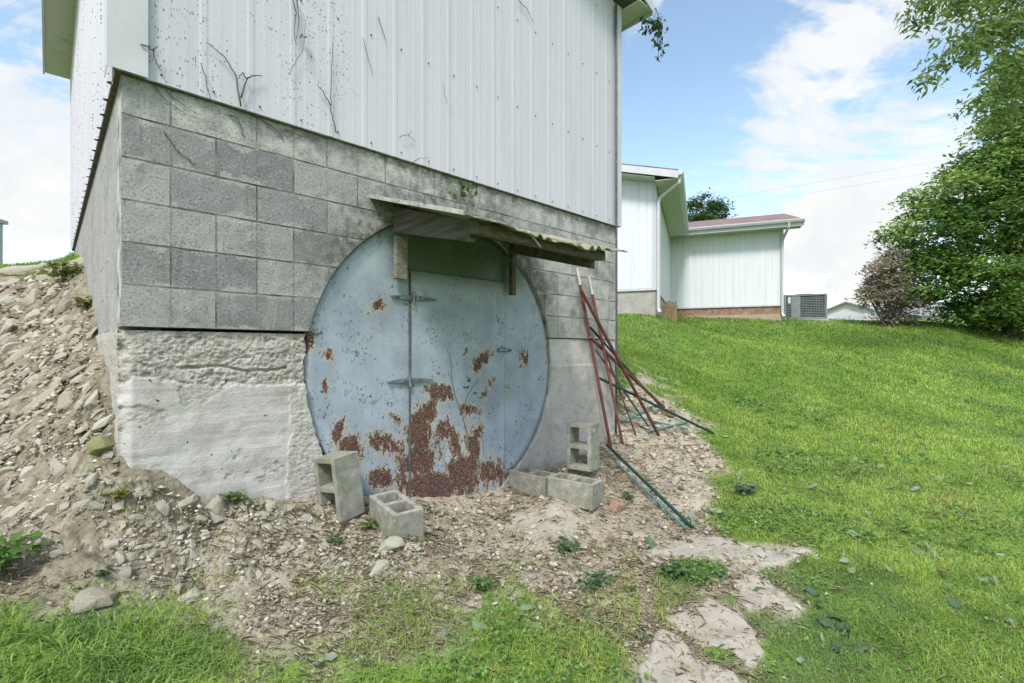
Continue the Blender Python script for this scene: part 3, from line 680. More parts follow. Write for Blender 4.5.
def bulkhead():
    na, nr = 200, 110
    r = np.linspace(0, DC_R - .006, nr); th = np.linspace(0, 2 * np.pi, na, endpoint=False)
    RR, TH = np.meshgrid(r[1:], th, indexing='ij'); t = (DC_T + RR * np.cos(TH)).ravel(); z = (DC_Z + RR * np.sin(TH)).ravel()
    t = np.r_[DC_T, t]; z = np.r_[DC_Z, z]
    rd = np.hypot(t - DC_T, z - DC_Z)
    y = bulk_y + .010 * fbm(t * 2.2, z * 2.2, oct=3, seed=81) + .012 * sstep(DC_R - .05, DC_R, rd) - .006 * sstep(DC_R - .12, DC_R - .04, rd)
    idx = (1 + np.arange((nr - 1) * na)).reshape(nr - 1, na); nx_ = np.roll(idx, -1, 1)
    F = np.stack([idx[:-1], idx[1:], nx_[1:], nx_[:-1]], -1).reshape(-1, 4)
    # skirt (thickness)
    base = len(t); t2 = t[idx[-1]]; z2 = z[idx[-1]]; y2 = np.full(na, bulk_y + .07)
    sk = base + np.arange(na); F = np.r_[F, np.stack([idx[-1], sk, np.roll(sk, -1), nx_[-1]], -1)]
    cap = np.stack([np.zeros(na, int), idx[0], nx_[0], nx_[0]], -1)
    V = np.c_[np.r_[t, t2], np.r_[y, y2], np.r_[z, z2]]
    me = bpy.data.meshes.new('bulkhead'); me.from_pydata(V.tolist(), [], [tuple(f) for f in F.tolist()] + [tuple(f[:3]) for f in cap.tolist()])
    me.materials.append(M_STEEL); me.polygons.foreach_set('use_smooth', [True] * len(me.polygons)); me.update()
    set_attr(me, 'run', runmap(V[:, 0], V[:, 2])); set_attr(me, 'rust', rustmap(V[:, 0], V[:, 2])); set_attr(me, 'awning_shade', awning_shade_map(V[:, 0], V[:, 2]))
    return part('bulkhead', me)
bulk = bulkhead()
def sub(name, me, parent): me.transform(Matrix.Translation((0, 0, ZO))); return link(name, me, parent)
def door():
    x0, x1, z0, z1 = 1.634, 2.56, -1.26, .578
    nx, nz = 120, 220
    X, Z = np.meshgrid(np.linspace(x0, x1, nx), np.linspace(z0, z1, nz)); x, z = X.ravel(), Z.ravel()
    y = bulk_y - .012 + .010 * fbm(x * 2.2, z * 2.2, oct=3, seed=81) + .004 * fbm(x * 5, z * 5, oct=2, seed=85) - .012 * sstep(-.9, -1.2, z) * (x - x0)
    idx = np.arange(nx * nz).reshape(nz, nx)
    F = np.stack([idx[:-1, :-1], idx[:-1, 1:], idx[1:, 1:], idx[1:, :-1]], -1).reshape(-1, 4)
    ring = np.r_[idx[0, :], idx[1:, -1], idx[-1, -2::-1], idx[-2:0:-1, 0]]
    V = np.c_[x, y, z]; V2 = V[ring].copy(); V2[:, 1] = bulk_y + .012
    b = len(V) + np.arange(len(ring)); F2 = np.stack([ring, b, np.roll(b, -1), np.roll(ring, -1)], -1)
    V = np.r_[V, V2]
    me = raw_mesh('door', V, np.r_[F, F2], [M_STEEL], smooth=True)
    bm = bmesh.new(); bm.from_mesh(me); bmesh.ops.recalc_face_normals(bm, faces=bm.faces); bm.to_mesh(me); bm.free()
    set_attr(me, 'run', runmap(V[:, 0], V[:, 2])); set_attr(me, 'rust', np.maximum(rustmap(V[:, 0], V[:, 2]), 0)); set_attr(me, 'awning_shade', awning_shade_map(V[:, 0], V[:, 2]))
    return sub('door', me, bulk)
dr = door()
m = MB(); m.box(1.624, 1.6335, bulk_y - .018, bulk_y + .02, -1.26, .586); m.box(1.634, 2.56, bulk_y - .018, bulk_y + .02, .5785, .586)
sub('door_gap_strip', m.mesh('door_gap_strip', M_DARKMETAL), bulk)  # dark strip standing in for the shadowed gap at the door's left and top
for (u, v) in [(414, 298), (410, 381)]:          # strap hinges
    t, z = wall_hit(u, v); m = MB(); yy = bulk_y - .028
    m.prism([(t + .012, z - .022), (t + .20, z - .006), (t + .20, z + .006), (t + .012, z + .022)], yy, yy + .006, axis=1)
    m.prism([(t - .012, z - .022), (t - .012, z + .022), (t - .17, z + .006), (t - .17, z - .006)], yy + .006, yy + .022, axis=1)
    m.tube([(t, yy - .004, z - .045), (t, yy - .004, z + .045)], .009, 8)
    for k in (.05, .10, .15): m.tube([(t + k, yy - .004, z), (t + k, yy + .001, z)], .006, 8)
    sub('hinge', m.mesh('hinge', M_HINGE, bevel=.001), bulk)
t, z = wall_hit(504, 350); m = MB(); yy = bulk_y - .034
m.box(t - .065, t + .07, yy, yy + .010, z - .016, z - .008); m.box(t - .065, t + .05, yy, yy + .008, z + .012, z + .019); m.box(t - .065, t - .057, yy - .004, yy + .012, z - .016, z + .019)
m.tube([(t + .06, yy - .02, z - .004), (t + .06, yy + .01, z - .004)], .012, 8)
sub('latch', m.mesh('latch', M_HINGE, bevel=.001), bulk)

# ---- siding
def rib_profile(x0, x1, first, pitch, depth=.0024):
    pts = [x0]; off = [0.0]; P = []
    xs = np.arange(first, x1, pitch)
    P.append((x0, 0))
    for r_ in xs:
        for dx, d in ((-.022, 0), (-.011, depth), (.011, depth), (.022, 0)):
            if x0 < r_ + dx < x1: P.append((r_ + dx, d))
        for mid in (pitch / 3, 2 * pitch / 3):
            for dx, d in ((-.014, 0), (-.006, .0006), (.006, .0006), (.014, 0)):
                if x0 < r_ + mid + dx < x1: P.append((r_ + mid + dx, d))
    P.append((x1, 0)); return P
def roof_z(x): return EAVE + .02 + SLOPE * min(x, BL - x)
def siding(front):
    P = rib_profile(.0, BL, .115, .2286) if front else rib_profile(.0, BD, .15, .2286, .018)
    V = []; F = []
    for (a, d) in P:
        for layer in (0, 1):                       # outer and inner skin
            for z in (ZS - .012, roof_z(a) if front else EAVE + .02):
                if front: V.append((a, -.022 - d + layer * .004, z))
                else: V.append((-.022 - d + layer * .004, a, z))
    for i in range(len(P) - 1):
        a, b = 4 * i, 4 * i + 4
        F += [(a, b, b + 1, a + 1), (a + 2, a + 3, b + 3, b + 2), (a, a + 2, b + 2, b)]
    if front:                                      # break at the ridge
        pass
    me = bpy.data.meshes.new('siding'); me.from_pydata(V, [], F); me.materials.append(M_SIDING)
    bm = bmesh.new(); bm.from_mesh(me); bmesh.ops.recalc_face_normals(bm, faces=bm.faces); bm.to_mesh(me); bm.free()
    part('siding', me)
siding(True); siding(False)
m = MB()                                            # hidden walls close the building
m.box(.0, BL, BD - .02, BD, -1.4, EAVE); m.box(BL - .004, BL - .001, .21, BD - .03, -1.6, EAVE)
part('rear_wall', m.mesh('rear_wall', M_TRIM))
m = MB()                                            # corner trims: plain folded strips
m.box(-.052, .104, -.048, -.0455, ZS - .016, EAVE + .02); m.box(-.052, -.0495, -.0455, .10, ZS - .016, EAVE + .02)
part('corner_trim', m.mesh('corner_trim', M_TRIM))
m = MB(); m.box(BL - .075, BL + .03, -.048, -.0455, ZS - .016, EAVE + .02); m.box(BL + .0275, BL + .03, -.0455, .10, ZS - .016, EAVE + .02)
part('corner_trim', m.mesh('corner_trim', M_TRIM))
m = MB(); m.box(-.018, BL + .01, -.020, .02, ZS - .020, ZS - .013); m.box(-.018, .02, .021, BD, ZS - .020, ZS - .013)
part('sill_plate', m.mesh('sill_plate', M_WOOD_DK))
m = MB()                                            # screw heads
for r_ in np.arange(.115, BL, .2286):
    for zz in (ZS + .03, ZS + .75, ZS + 1.5, ZS + 2.2):
        m.tube([(r_ + .045, -.023, zz), (r_ + .045, -.030, zz)], .005, 6)
part('screw', m.mesh('screw', M_DARKMETAL)); bpy.data.objects['screw']['kind'] = 'stuff'
m = MB(); m.tube([(BL - .085, -.06, EAVE), (BL - .085, -.06, ZS + .2), (BL - .085, -.062, Z0), (BL - .085, -.05, -1.1)], .011, 8)
part('conduit', m.mesh('conduit', M_DARKMETAL, smooth=True))
# ---- roof, soffits, fascias
ov, gf = .28, .27
for sgn in (-1, 1):
    m = MB()
    xe = -ov if sgn < 0 else BL + ov; xr = BL / 2
    ze = EAVE + .10 - SLOPE * ov * 0 ; zr = EAVE + .10 + SLOPE * (BL / 2 + ov)
    m.prism([(xe, ze), (xr - sgn * .0, zr), (xr, zr + .03), (xe, ze + .03)], -gf, BD + .3, axis=1)
    part('roof', m.mesh('roof', M_GREYSHED))
    m = MB(); a, b = (xe, -.03) if sgn < 0 else (BL + .032, xe)
    m.box(a, b, -gf, BD + .12, EAVE - .012, EAVE); part('soffit', m.mesh('soffit', M_SOFFIT))
    m = MB(); f0, f1 = (xe - .02, xe - .001) if sgn < 0 else (xe + .001, xe + .02)
    m.box(f0, f1, -gf, BD + .12, EAVE - .04, EAVE + .13); part('fascia', m.mesh('fascia', M_TRIM))
    m = MB()
    for i in range(2):
        pass
    m.prism([(xe, EAVE - .03), (xr, EAVE - .03 + SLOPE * (BL / 2 + ov)), (xr, EAVE + .09 + SLOPE * (BL / 2 + ov)), (xe, EAVE + .09)], -gf - .02, -gf - .001, axis=1)
    part('rake_board', m.mesh('rake_board', M_TRIM))
# ---- awning
AW0, AW1, AWP, AZ0, AZ1 = 1.308, 2.83, 1.02, 1.035, .715
def awz(p): return AZ0 + (AZ1 - AZ0) * p / AWP
def awning():
    nx, npp = 150, 24
    X, Pp = np.meshgrid(np.linspace(AW0, AW1, nx), np.linspace(-.0, AWP, npp)); x, p = X.ravel(), Pp.ravel()
    wave = .0075 * np.clip(np.cos((x - AW0 + .015 * np.sin(x * 23)) * 2 * np.pi / .098) * 1.4, -1, 1) * (1 + .9 * np.sin(x * 11)) * sstep(AW0 + .50, AW0 + .62, x) - .035 * (x - AW0 - .75) ** 2 * 0
    z = AZ0 + (AZ1 - AZ0) * p / AWP + wave + .012 * fbm(x * 3, p * 3, oct=3, seed=91)
    z += (p / AWP) * (.014 * fbm(x * 6, p * 2, oct=3, seed=93) - .020 * np.sin((x - AW0) / (AW1 - AW0) * np.pi) + .018 * sstep(AW1 - .25, AW1, x))
    p = p + (p / AWP) * .03 * fbm(x * 7, x * 0, oct=3, seed=94)
    idx = np.arange(nx * npp).reshape(npp, nx)
    V = np.c_[x, -p, z]; n = len(V); V = np.r_[V, V - np.array([0, 0, .010])]
    F = np.stack([idx[:-1, :-1], idx[:-1, 1:], idx[1:, 1:], idx[1:, :-1]], -1).reshape(-1, 4)
    ring = np.r_[idx[0, :], idx[1:, -1], idx[-1, -2::-1], idx[-2:0:-1, 0]]
    F2 = np.stack([ring, ring + n, np.roll(ring, -1) + n, np.roll(ring, -1)], -1)
    me = raw_mesh('awning', V, np.r_[F, F[:, ::-1] + n, F2], [M_SHEET], smooth=False)
    bm = bmesh.new(); bm.from_mesh(me); bmesh.ops.recalc_face_normals(bm, faces=bm.faces); bm.to_mesh(me); bm.free()
    return part('awning', me)
awn = awning()
def board(m, x0, x1, p0, p1, top_off, h0, h1):       # a board under the sheet from p0 to p1, heights h0 and h1
    V = []
    for p, h in ((p0, h0), (p1, h1)):
        zt = awz(p) - top_off
        for z in (zt - h, zt):
            for x in (x0, x1): V.append((x, -p, z))
    m.add(V, [(0, 2, 3, 1), (4, 5, 7, 6), (0, 1, 5, 4), (2, 6, 7, 3), (0, 4, 6, 2), (1, 3, 7, 5)])
m = MB(); board(m, 1.475, 1.515, .006, .86, .030, .185, .120); sub('rafter', m.mesh('rafter', M_BEAM, bevel=.004), awn)
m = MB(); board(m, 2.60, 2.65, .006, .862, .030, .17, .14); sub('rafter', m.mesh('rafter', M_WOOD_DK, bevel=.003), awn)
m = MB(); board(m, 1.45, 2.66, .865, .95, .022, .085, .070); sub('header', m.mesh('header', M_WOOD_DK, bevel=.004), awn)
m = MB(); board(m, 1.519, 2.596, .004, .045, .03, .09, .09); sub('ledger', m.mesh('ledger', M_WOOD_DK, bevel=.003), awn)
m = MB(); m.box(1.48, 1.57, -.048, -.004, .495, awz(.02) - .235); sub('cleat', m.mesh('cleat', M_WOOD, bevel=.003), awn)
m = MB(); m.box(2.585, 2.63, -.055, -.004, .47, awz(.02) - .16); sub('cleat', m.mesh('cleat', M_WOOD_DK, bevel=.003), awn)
m = MB(); m.box(AW0 - .004, AW0 + .003, -AWP, -.0, -.014, .012)
for i, vtx in enumerate(m.v): m.v[i] = (vtx[0], vtx[1], vtx[2] + awz(-vtx[1]))
sub('edge_strip', m.mesh('edge_strip', M_EDGE), awn)
m = MB(); pp = [wall_hit(530, 233, 1.0), wall_hit(544, 246, 1.0)]
m.tube([(pp[0][0], -.99, pp[0][1] + .01), (pp[1][0], -.97, pp[1][1])], .006, 6); sub('loose_strip', m.mesh('loose_strip', M_EDGE), awn)

# ================================================================== FAR HOUSE WINGS
HW, HB = Vector((.9315, -.3636, 0)), Vector((.3636, .9315, 0))
C1 = Vector((3.438, 11.5, 0)); WL = 6.0
hse = thing('house', 'long white sided house with two wings and a faded red shingle roof up the slope', 'house', (C1.x, C1.y, .75), math.atan2(HW.y, HW.x))
HZ = -.75
def hpart(name, mb, m_, parent=hse, **kw):
    me = mb.mesh(name, m_, **kw); me.transform(Matrix.Translation((0, 0, HZ))); return link(name, me, parent)
S0, S1 = 1.46, 3.90
def board_siding(m, pts_fn, L, z0, ztop, pitch=.20):    # vertical grooved siding on a line: pts_fn(along, out) -> x, y
    V = []; F = []; prof = [(0, 0)]
    a = pitch
    while a < L - .02:
        prof += [(a - .012, 0), (a - .004, -.010), (a + .004, -.010), (a + .012, 0)]; a += pitch
    prof.append((L, 0))
    for (s, d) in prof:
        x, y = pts_fn(s, d); V += [(x, y, z0), (x, y, ztop(s))]
    F = [(2 * i, 2 * i + 2, 2 * i + 3, 2 * i + 1) for i in range(len(prof) - 1)]
    m.add(V, F)
LW = 4.4
m = MB()
board_siding(m, lambda s, d: (-LW + s, -d), LW, S0, lambda s: S1 + .245 * (LW - s) + .11)       # gable end
board_siding(m, lambda s, d: (d, s), WL, S0, lambda s: S1 + .04)                        # right side of the first wing
hpart('wall', m, M_SIDING_CLEAN)
m = MB(); board_siding(m, lambda s, d: (s, WL - d), 3.52, S0 + .03, lambda s: S1 + .10)
m.add([(3.52, WL, S0), (3.52, WL + 7.6, S0), (3.52, WL + 7.6, S1 + .1), (3.52, WL + 3.8, S1 + 1.2), (3.52, WL, S1 + .1)], [(0, 1, 2, 3, 4)])
hpart('wall', m, M_SIDING_CLEAN)
m = MB(); m.box(-LW, -.012, .012, .2, -1, S0 - .003); m.box(-.2, -.012, .21, WL, -1, S0 - .003); hpart('foundation', m, M_HOUSEBLOCK)
m = MB(); m.box(.0, 3.50, WL + .015, WL + .2, .9, S0 + .02); hpart('foundation', m, M_BRICKBASE)
m = MB(); m.box(.0, 3.515, WL - .03, WL + .01, -.5, 1.19); hpart('footing', m, M_FOUND)
m = MB(); m.box(-LW, .012, -.025, -.012, S0 - .03, S0 + .03); m.box(.003, .016, .0, WL - .02, S0 - .03, S0 + .03); m.box(.02, 3.53, WL - .025, WL - .012, S0 - .01, S0 + .04)
m.box(-.08, .012, -.024, -.013, S0 + .031, S1 + .02); m.box(3.44, 3.53, WL - .024, WL - .013, S0 + .045, S1 + .05)
hpart('corner_board', m, M_TRIM)
# roof of wing one (gable), overhang .5 at the side, .4 in front
def slab(m, pts, th):                                # a slab from four points, thickness downwards
    V = [tuple(p) for p in pts] + [(p[0], p[1], p[2] - th) for p in pts]
    m.add(V, [(0, 1, 2, 3), (7, 6, 5, 4), (0, 4, 5, 1), (1, 5, 6, 2), (2, 6, 7, 3), (3, 7, 4, 0)])
e1 = S1 + .20; sl1 = .245
m = MB(); slab(m, [(.52, -.42, e1), (.52, WL + 3.8, e1), (-LW, WL + 3.8, e1 + sl1 * (LW + .52)), (-LW, -.42, e1 + sl1 * (LW + .52))], .03); hpart('roof', m, M_SHINGLE)
m = MB(); slab(m, [(-LW, -.42, e1 + sl1 * (LW + .52)), (-LW, WL + 3.8, e1 + sl1 * (LW + .52)), (-2 * LW - .5, WL + 3.8, e1), (-2 * LW - .5, -.42, e1)], .03); hpart('roof', m, M_SHINGLE)
m = MB()
V = [(.52, e1 - .035), (-LW, e1 - .035 + sl1 * (LW + .52)), (-LW, e1 - .20 + sl1 * (LW + .52)), (.52, e1 - .20)]
m.prism(V, -.44, -.415, axis=1); hpart('rake_board', m, M_TRIM)
m = MB(); m.box(.018, .50, -.41, WL - .5, S1 + .0, S1 + .012); slab(m, [(.0, -.41, S1 + .10), (.0, -.02, S1 + .10), (-LW, -.02, S1 + .10 + sl1 * LW), (-LW, -.41, S1 + .10 + sl1 * LW)], .012)
hpart('soffit', m, M_SOFFIT)
def gutter(m, x0, x1, y0, y1, z):                    # K-style trough as a shaped bar
    if abs(x1 - x0) < .01:
        m.prism([(x0, z - .11), (x0 + .08, z - .09), (x0 + .11, z - .03), (x0 + .11, z), (x0, z)], y0, y1, axis=1)
    else:
        V = [(y0, z - .11), (y0 - .08, z - .09), (y0 - .11, z - .03), (y0 - .11, z), (y0, z)]
        m.prism(V, x0, x1, axis=0)
m = MB(); gutter(m, .522, .522, -.40, WL - .62, e1 - .02); hpart('gutter', m, M_TRIM)
m = MB(); m.box(.50, .52, -.41, WL - .5, S1 - .01, e1 - .034); m.box(.522, 4.02, WL - .52, WL - .50, S1 + .02, e1 - .01); hpart('fascia', m, M_TRIM)
# roof of wing two
e2 = S1 + .23; sl2 = .307
m = MB(); slab(m, [(.53, WL - .52, e2), (4.02, WL - .52, e2), (4.02, WL + 3.3, e2 + sl2 * 3.82), (-2.0, WL + 3.3, e2 + sl2 * 3.82)], .03); hpart('roof', m, M_SHINGLE)
m = MB(); slab(m, [(4.02, WL + 3.3, e2 + sl2 * 3.82), (4.02, WL + 7.2, e2), (-2, WL + 7.2, e2), (-2.0, WL + 3.3, e2 + sl2 * 3.82)], .03); hpart('roof', m, M_SHINGLE)
m = MB(); m.prism([(WL - .52, e2 - .035), (WL + 3.3, e2 - .035 + sl2 * 3.82), (WL + 3.3, e2 - .19 + sl2 * 3.82), (WL - .52, e2 - .19)], 4.0, 4.02, axis=0); hpart('rake_board', m, M_TRIM)
m = MB(); m.box(.50, 4.0, WL - .5, WL - .012, S1 + .045, S1 + .055); hpart('soffit', m, M_SOFFIT)
m = MB(); gutter(m, .55, 4.04, WL - .522, 0, e2 + .0); hpart('gutter', m, M_TRIM)
def spout(pts):
    m = MB(); m.tube(pts, .042, 6); hpart('downspout', m, M_TRIM)
spout([(.56, -.30, e1 - .12), (.54, -.30, e1 - .26), (.10, -.06, S1 - .30), (.06, -.06, S1 - .42), (.06, -.06, .98), (.10, -.14, .88)])
spout([(3.60, WL - .58, e2 - .10), (3.60, WL - .56, e2 - .22), (3.50, WL - .08, S1 - .28), (3.49, WL - .07, S1 - .4), (3.49, WL - .07, 1.22), (3.52, WL - .16, 1.08)])

# small wooden panel in the corner between the wings
g = C1 + HB * 1.3 + HW * .22; gz = H1(g.x, g.y)
wp = thing('board_gate', 'short brown board gate leaning in the corner of the white house', 'gate', (g.x, g.y, gz), math.atan2(HW.y, HW.x))
for i in range(5):
    m = MB(); m.box(-.17 + i * .074, -.10 + i * .074, -.012, .012, .0, .60 + .02 * ((i * 7) % 3), Matrix.Rotation(R(-4), 4, 'X')); m.obj('board', M_BROWNWOOD, wp, bevel=.003)
for zr in (.12, .46):
    m = MB(); m.box(-.18, .21, .014, .04, zr, zr + .07); m.obj('rail', M_BROWNWOOD, wp)

# air conditioner
ax, ay, _ = ray(803, 320, 16.6); az = H1(ax, ay) - .10
ac = thing('air_conditioner', 'grey outdoor air conditioner with a slatted grille beside the white house', 'air conditioner', (ax, ay, az), math.atan2(HW.y, HW.x))
m = MB(); m.box(-.66, .66, -.46, .46, -.1, .07); m.obj('base_pad', M_HOUSEBLOCK, ac, bevel=.01)
m = MB(); m.box(-.585, .585, -.385, .385, .075, .84); m.obj('coil', M_ACDARK, ac)
m = MB()
for (x, y) in ((-.60, -.40), (.60, -.40), (-.60, .40), (.60, .40)): m.box(x - .03, x + .03, y - .03, y + .03, .072, .86)
m.box(-.63, .63, -.43, .43, .861, .92); m.box(-.569, .569, -.43, -.37, .073, .14); m.box(-.42, -.15, -.42, -.395, .145, .855)
m.obj('casing', M_AC, ac, bevel=.006)
m = MB()
for k in range(12): m.box(-.56, .56, -.412, -.392, .17 + k * .057, .19 + k * .057)
for k in range(10): m.box(-.13 + k * .075, -.122 + k * .075, -.420, -.414, .15, .85)
m.obj('grille', M_AC, ac)
m = MB(); m.tube([(0, 0, .925), (0, 0, .95)], .33, 24); m.obj('fan_cap', M_ACDARK, ac)
m = MB(); m.box(-.52, -.44, -.437, -.432, .62, .84); m.obj('notice_plate', M_TRIM, ac)

# distant white house with a grey roof
fx, fy = ray(856, 320, 62)[:2]
fh = thing('distant_house', 'distant small white gabled house with a grey roof beyond the lawn crest', 'house', (fx, fy, 1.1), R(-46))
m = MB()
gz1, gz2 = 3.2, 4.75
m.add([(-4, -4, -.5), (3.6, -4, -.5), (3.6, -4, gz1), (-.2, -4, gz2), (-4, -4, gz1), (3.6, 5, -.5), (3.6, 5, gz1), (-4, 5, -.5), (-4, 5, gz1), (-.2, 5, gz2)],
      [(0, 1, 2, 3, 4), (1, 5, 6, 2), (5, 7, 8, 9, 6), (7, 0, 4, 8)])
m.box(3.62, 11, -1.5, 4.5, -.5, 2.9)
m.obj('wall', M_TRIM, fh)
m = MB(); slab(m, [(4.1, -4.5, gz1 - .05), (4.1, 5.4, gz1 - .05), (-.2, 5.4, gz2 + .12), (-.2, -4.5, gz2 + .12)], .14); slab(m, [(-.2, -4.5, gz2 + .12), (-.2, 5.4, gz2 + .12), (-4.5, 5.4, gz1 - .05), (-4.5, -4.5, gz1 - .05)], .14)
slab(m, [(3.9, -2, 2.95), (11.4, -2, 2.95), (11.4, 1.5, 4.6), (.5, 1.5, 4.6)], .12)
m.obj('roof', M_SHINGLE_GREY, fh)
m = MB(); m.box(.8, 1.9, -4.05, -3.99, 1.0, 2.2); m.obj('window', M_GLASS, fh)
m = MB(); m.box(6.0, 7.0, -1.56, -1.49, .9, 2.1); m.obj('window', M_GLASS, fh)
m = MB(); m.box(3.2, 3.8, 0, .6, 3.6, 5.3); m.obj('chimney', M_HOUSEBLOCK, fh)
# white fence in front of it
p0 = Vector(ray(838, 320, 34)); p1 = Vector(ray(912, 321, 30))
fl = (p1 - p0).length; zf = 1.45
fe = thing('picket_fence', 'low white picket fence in front of the distant white house', 'fence', (p0.x, p0.y, zf), math.atan2(p1.y - p0.y, p1.x - p0.x))
for i in range(6):
    m = MB(); m.box(i * fl / 5 - .06, i * fl / 5 + .06, -.06, .06, -.6, 1.02); m.obj('post', M_TRIM, fe)
for zr in (.2, .72):
    m = MB(); m.box(0, fl, .065, .10, zr, zr + .1); m.obj('rail', M_TRIM, fe)
m = MB()
for i in range(int(fl / .16)): m.box(.05 + i * .16, .14 + i * .16, .03, .06, -.4, .98)
m.obj('picket_panel', M_TRIM, fe)

# grey shed at the left edge
sx_, sy_ = -20.97, 20.0
sh = thing('metal_shed', 'tall grey metal shed on the far left beyond the dirt bank', 'shed', (-26.55, 21, 1.3), R(2))
m = MB(); m.box(-2.3, 2.23, -2, 2, -.5, 4.75)
for k in range(12): m.box(-2.3 + k * .4, -2.24 + k * .4, -2.03, -2.002, -.4, 4.7)
m.obj('wall', M_GREYSHED, sh)
m = MB(); m.prism([(-2.5, 4.754), (2.30, 4.754), (2.28, 4.92), (0, 5.7), (-2.5, 4.92)], -2.2, 2.2, axis=1); m.obj('roof', M_GREYSHED, sh)

# power lines
for (z0, lab) in ((0.0, 'upper of two thin power lines crossing the sky above the red roof'), (-1.15, 'lower of two thin power lines crossing the sky above the red roof')):
    P = [Vector((-10, 69.3, 15.2 + z0)), Vector((90, 45.4, 27.0 + z0))]
    pts = [P[0].lerp(P[1], k / 30) - Vector((0, 0, 2.0 * (k / 30) * (1 - k / 30))) for k in range(31)]
    m = MB(); m.tube(pts, .007, 5); tag(m.obj('power_line', M_WIRE), lab, 'cable')

# ================================================================== TREES
def leaf_faces(C, size, rng, droop=.3, aspect=.45, up=.5):
    """rhombic folded leaves at centres C -> V, F (tris)"""
    n = len(C); th = rng.uniform(0, 2 * np.pi, n)
    d = np.c_[np.cos(th), np.sin(th), rng.normal(-droop, .35, n)]; d /= np.linalg.norm(d, axis=1)[:, None]
    nrm = np.c_[rng.normal(0, .6, n), rng.normal(0, .6, n), np.full(n, up) + rng.uniform(0, .6, n)]
    s = np.cross(d, nrm); s /= np.linalg.norm(s, axis=1)[:, None] + 1e-9
    nn = np.cross(s, d)
    L = (size * rng.uniform(.6, 1.25, n))[:, None]; W = L * aspect * .5
    a = C; b = C + d * L * .45 + s * W + nn * L * .08; c = C + d * L; e = C + d * L * .45 - s * W + nn * L * .08
    V = np.stack([a, b, c, e], 1).reshape(-1, 3); i = np.arange(n)[:, None] * 4
    F = np.concatenate([i + np.array([[0, 1, 2]]), i + np.array([[0, 2, 3]])], 0)
    return V, F
def branchy(mb, base, target, r0, rng, sub=3, jit=.12):
    base, target = Vector(base), Vector(target); n = 6; pts = []
    L = (target - base).length
    for k in range(n + 1):
        f = k / n; p = base.lerp(target, f) + Vector(rng.normal(0, jit * L * .25, 3)) * math.sin(f * math.pi)
        p.z += .10 * L * math.sin(f * math.pi) ; pts.append(p)
    mb.tube(pts, [r0 * (1 - .8 * k / n) for k in range(n + 1)], 6)
    return pts
def make_tree(name, label, cat, base, lobes, size, per_clump, pal, seed, trunk_r, trunk_top, group=None, clump_r=.5, dens=1.0, droop=.3, stems=1, aspect=.45):
    """lobes: (x, y, z, rx, ry, rz, n clumps) relative to base"""
    rng = np.random.default_rng(seed)
    T = thing(name, label, cat, base, 0, group)
    mb = MB(); Cs = []; shade = []; sprig = []
    top = Vector((0, 0, trunk_top))
    for sI in range(stems):
        off = Vector((rng.normal(0, .18), rng.normal(0, .18), 0)) if stems > 1 else Vector((0, 0, 0))
        tp = top + (Vector((rng.normal(0, .5), rng.normal(0, .5), 0)) if stems > 1 else Vector((0, 0, 0)))
        pts = [off * .4 + Vector((0, 0, -.3)), off + Vector((0, 0, .02)), off.lerp(tp, .35) + Vector(rng.normal(0, .03, 3)), off.lerp(tp, .7) + Vector(rng.normal(0, .05, 3)), tp]
        mb.tube(pts, [trunk_r * 1.35, trunk_r * 1.1, trunk_r * .9, trunk_r * .75, trunk_r * .5], 9)
    for (lx, ly, lz, rx, ry, rz, nc) in lobes:
        lc = np.array([lx, ly, lz]); rad = np.array([rx, ry, rz])
        st = top * float(np.clip((lz - rz) / max(trunk_top, .1), .35, 1.0))
        limb = branchy(mb, st, lc, trunk_r * .42, rng)
        for c in range(nc):
            d = rng.normal(0, 1, 3); d /= np.linalg.norm(d); rr_ = rng.uniform(.45, 1.02) ** .6
            cc = lc + d * rad * rr_ * rng.uniform(.85, 1.1)
            if cc[2] < .15: continue
            if rng.random() < .5: branchy(mb, limb[int(rng.integers(3, 7))], cc, trunk_r * .09 + .008, rng)
            k = int(per_clump * rng.uniform(.5, 1.4) * dens); cr = clump_r * rng.uniform(.6, 1.3)
            q = rng.normal(0, 1, (k, 3)) * np.array([cr, cr, cr * .42]) * .55
            q[:, 2] -= .25 * (q[:, 0] ** 2 + q[:, 1] ** 2) / cr
            Cs.append(cc + q); hue = rng.random(); shade.append(np.full(k, hue))
    C = np.concatenate(Cs); hue = np.concatenate(shade); C[:, 2] = np.maximum(C[:, 2], .06)
    V, F = leaf_faces(C, size, rng, droop, aspect)
    pal = np.array(pal); h = np.clip(hue * .75 + rng.normal(.12, .16, len(hue)), 0, .999) * (len(pal) - 1); i = h.astype(int); f = (h - i)[:, None]
    col = pal[i] * (1 - f) + pal[i + 1] * f; col = col * rng.uniform(.75, 1.2, len(col))[:, None]
    me = raw_mesh('crown', V, F, [M_LEAF]); set_attr(me, 'col', np.repeat(col, 4, 0))
    link('crown', me, T)
    mb.obj('trunk', M_BARK, T, smooth=True)
    return T
GREENS = [(.050, .105, .034), (.10, .195, .05), (.165, .29, .065), (.25, .365, .085), (.36, .42, .14)]
DARKG = [(.018, .045, .018), (.030, .070, .022), (.045, .10, .030)]
PINKS = [(.20, .25, .12), (.40, .31, .28), (.54, .40, .40), (.25, .32, .14), (.58, .47, .46)]
bx, by, _ = ray(1013, 328, 15.0); bz = H1(bx, by)
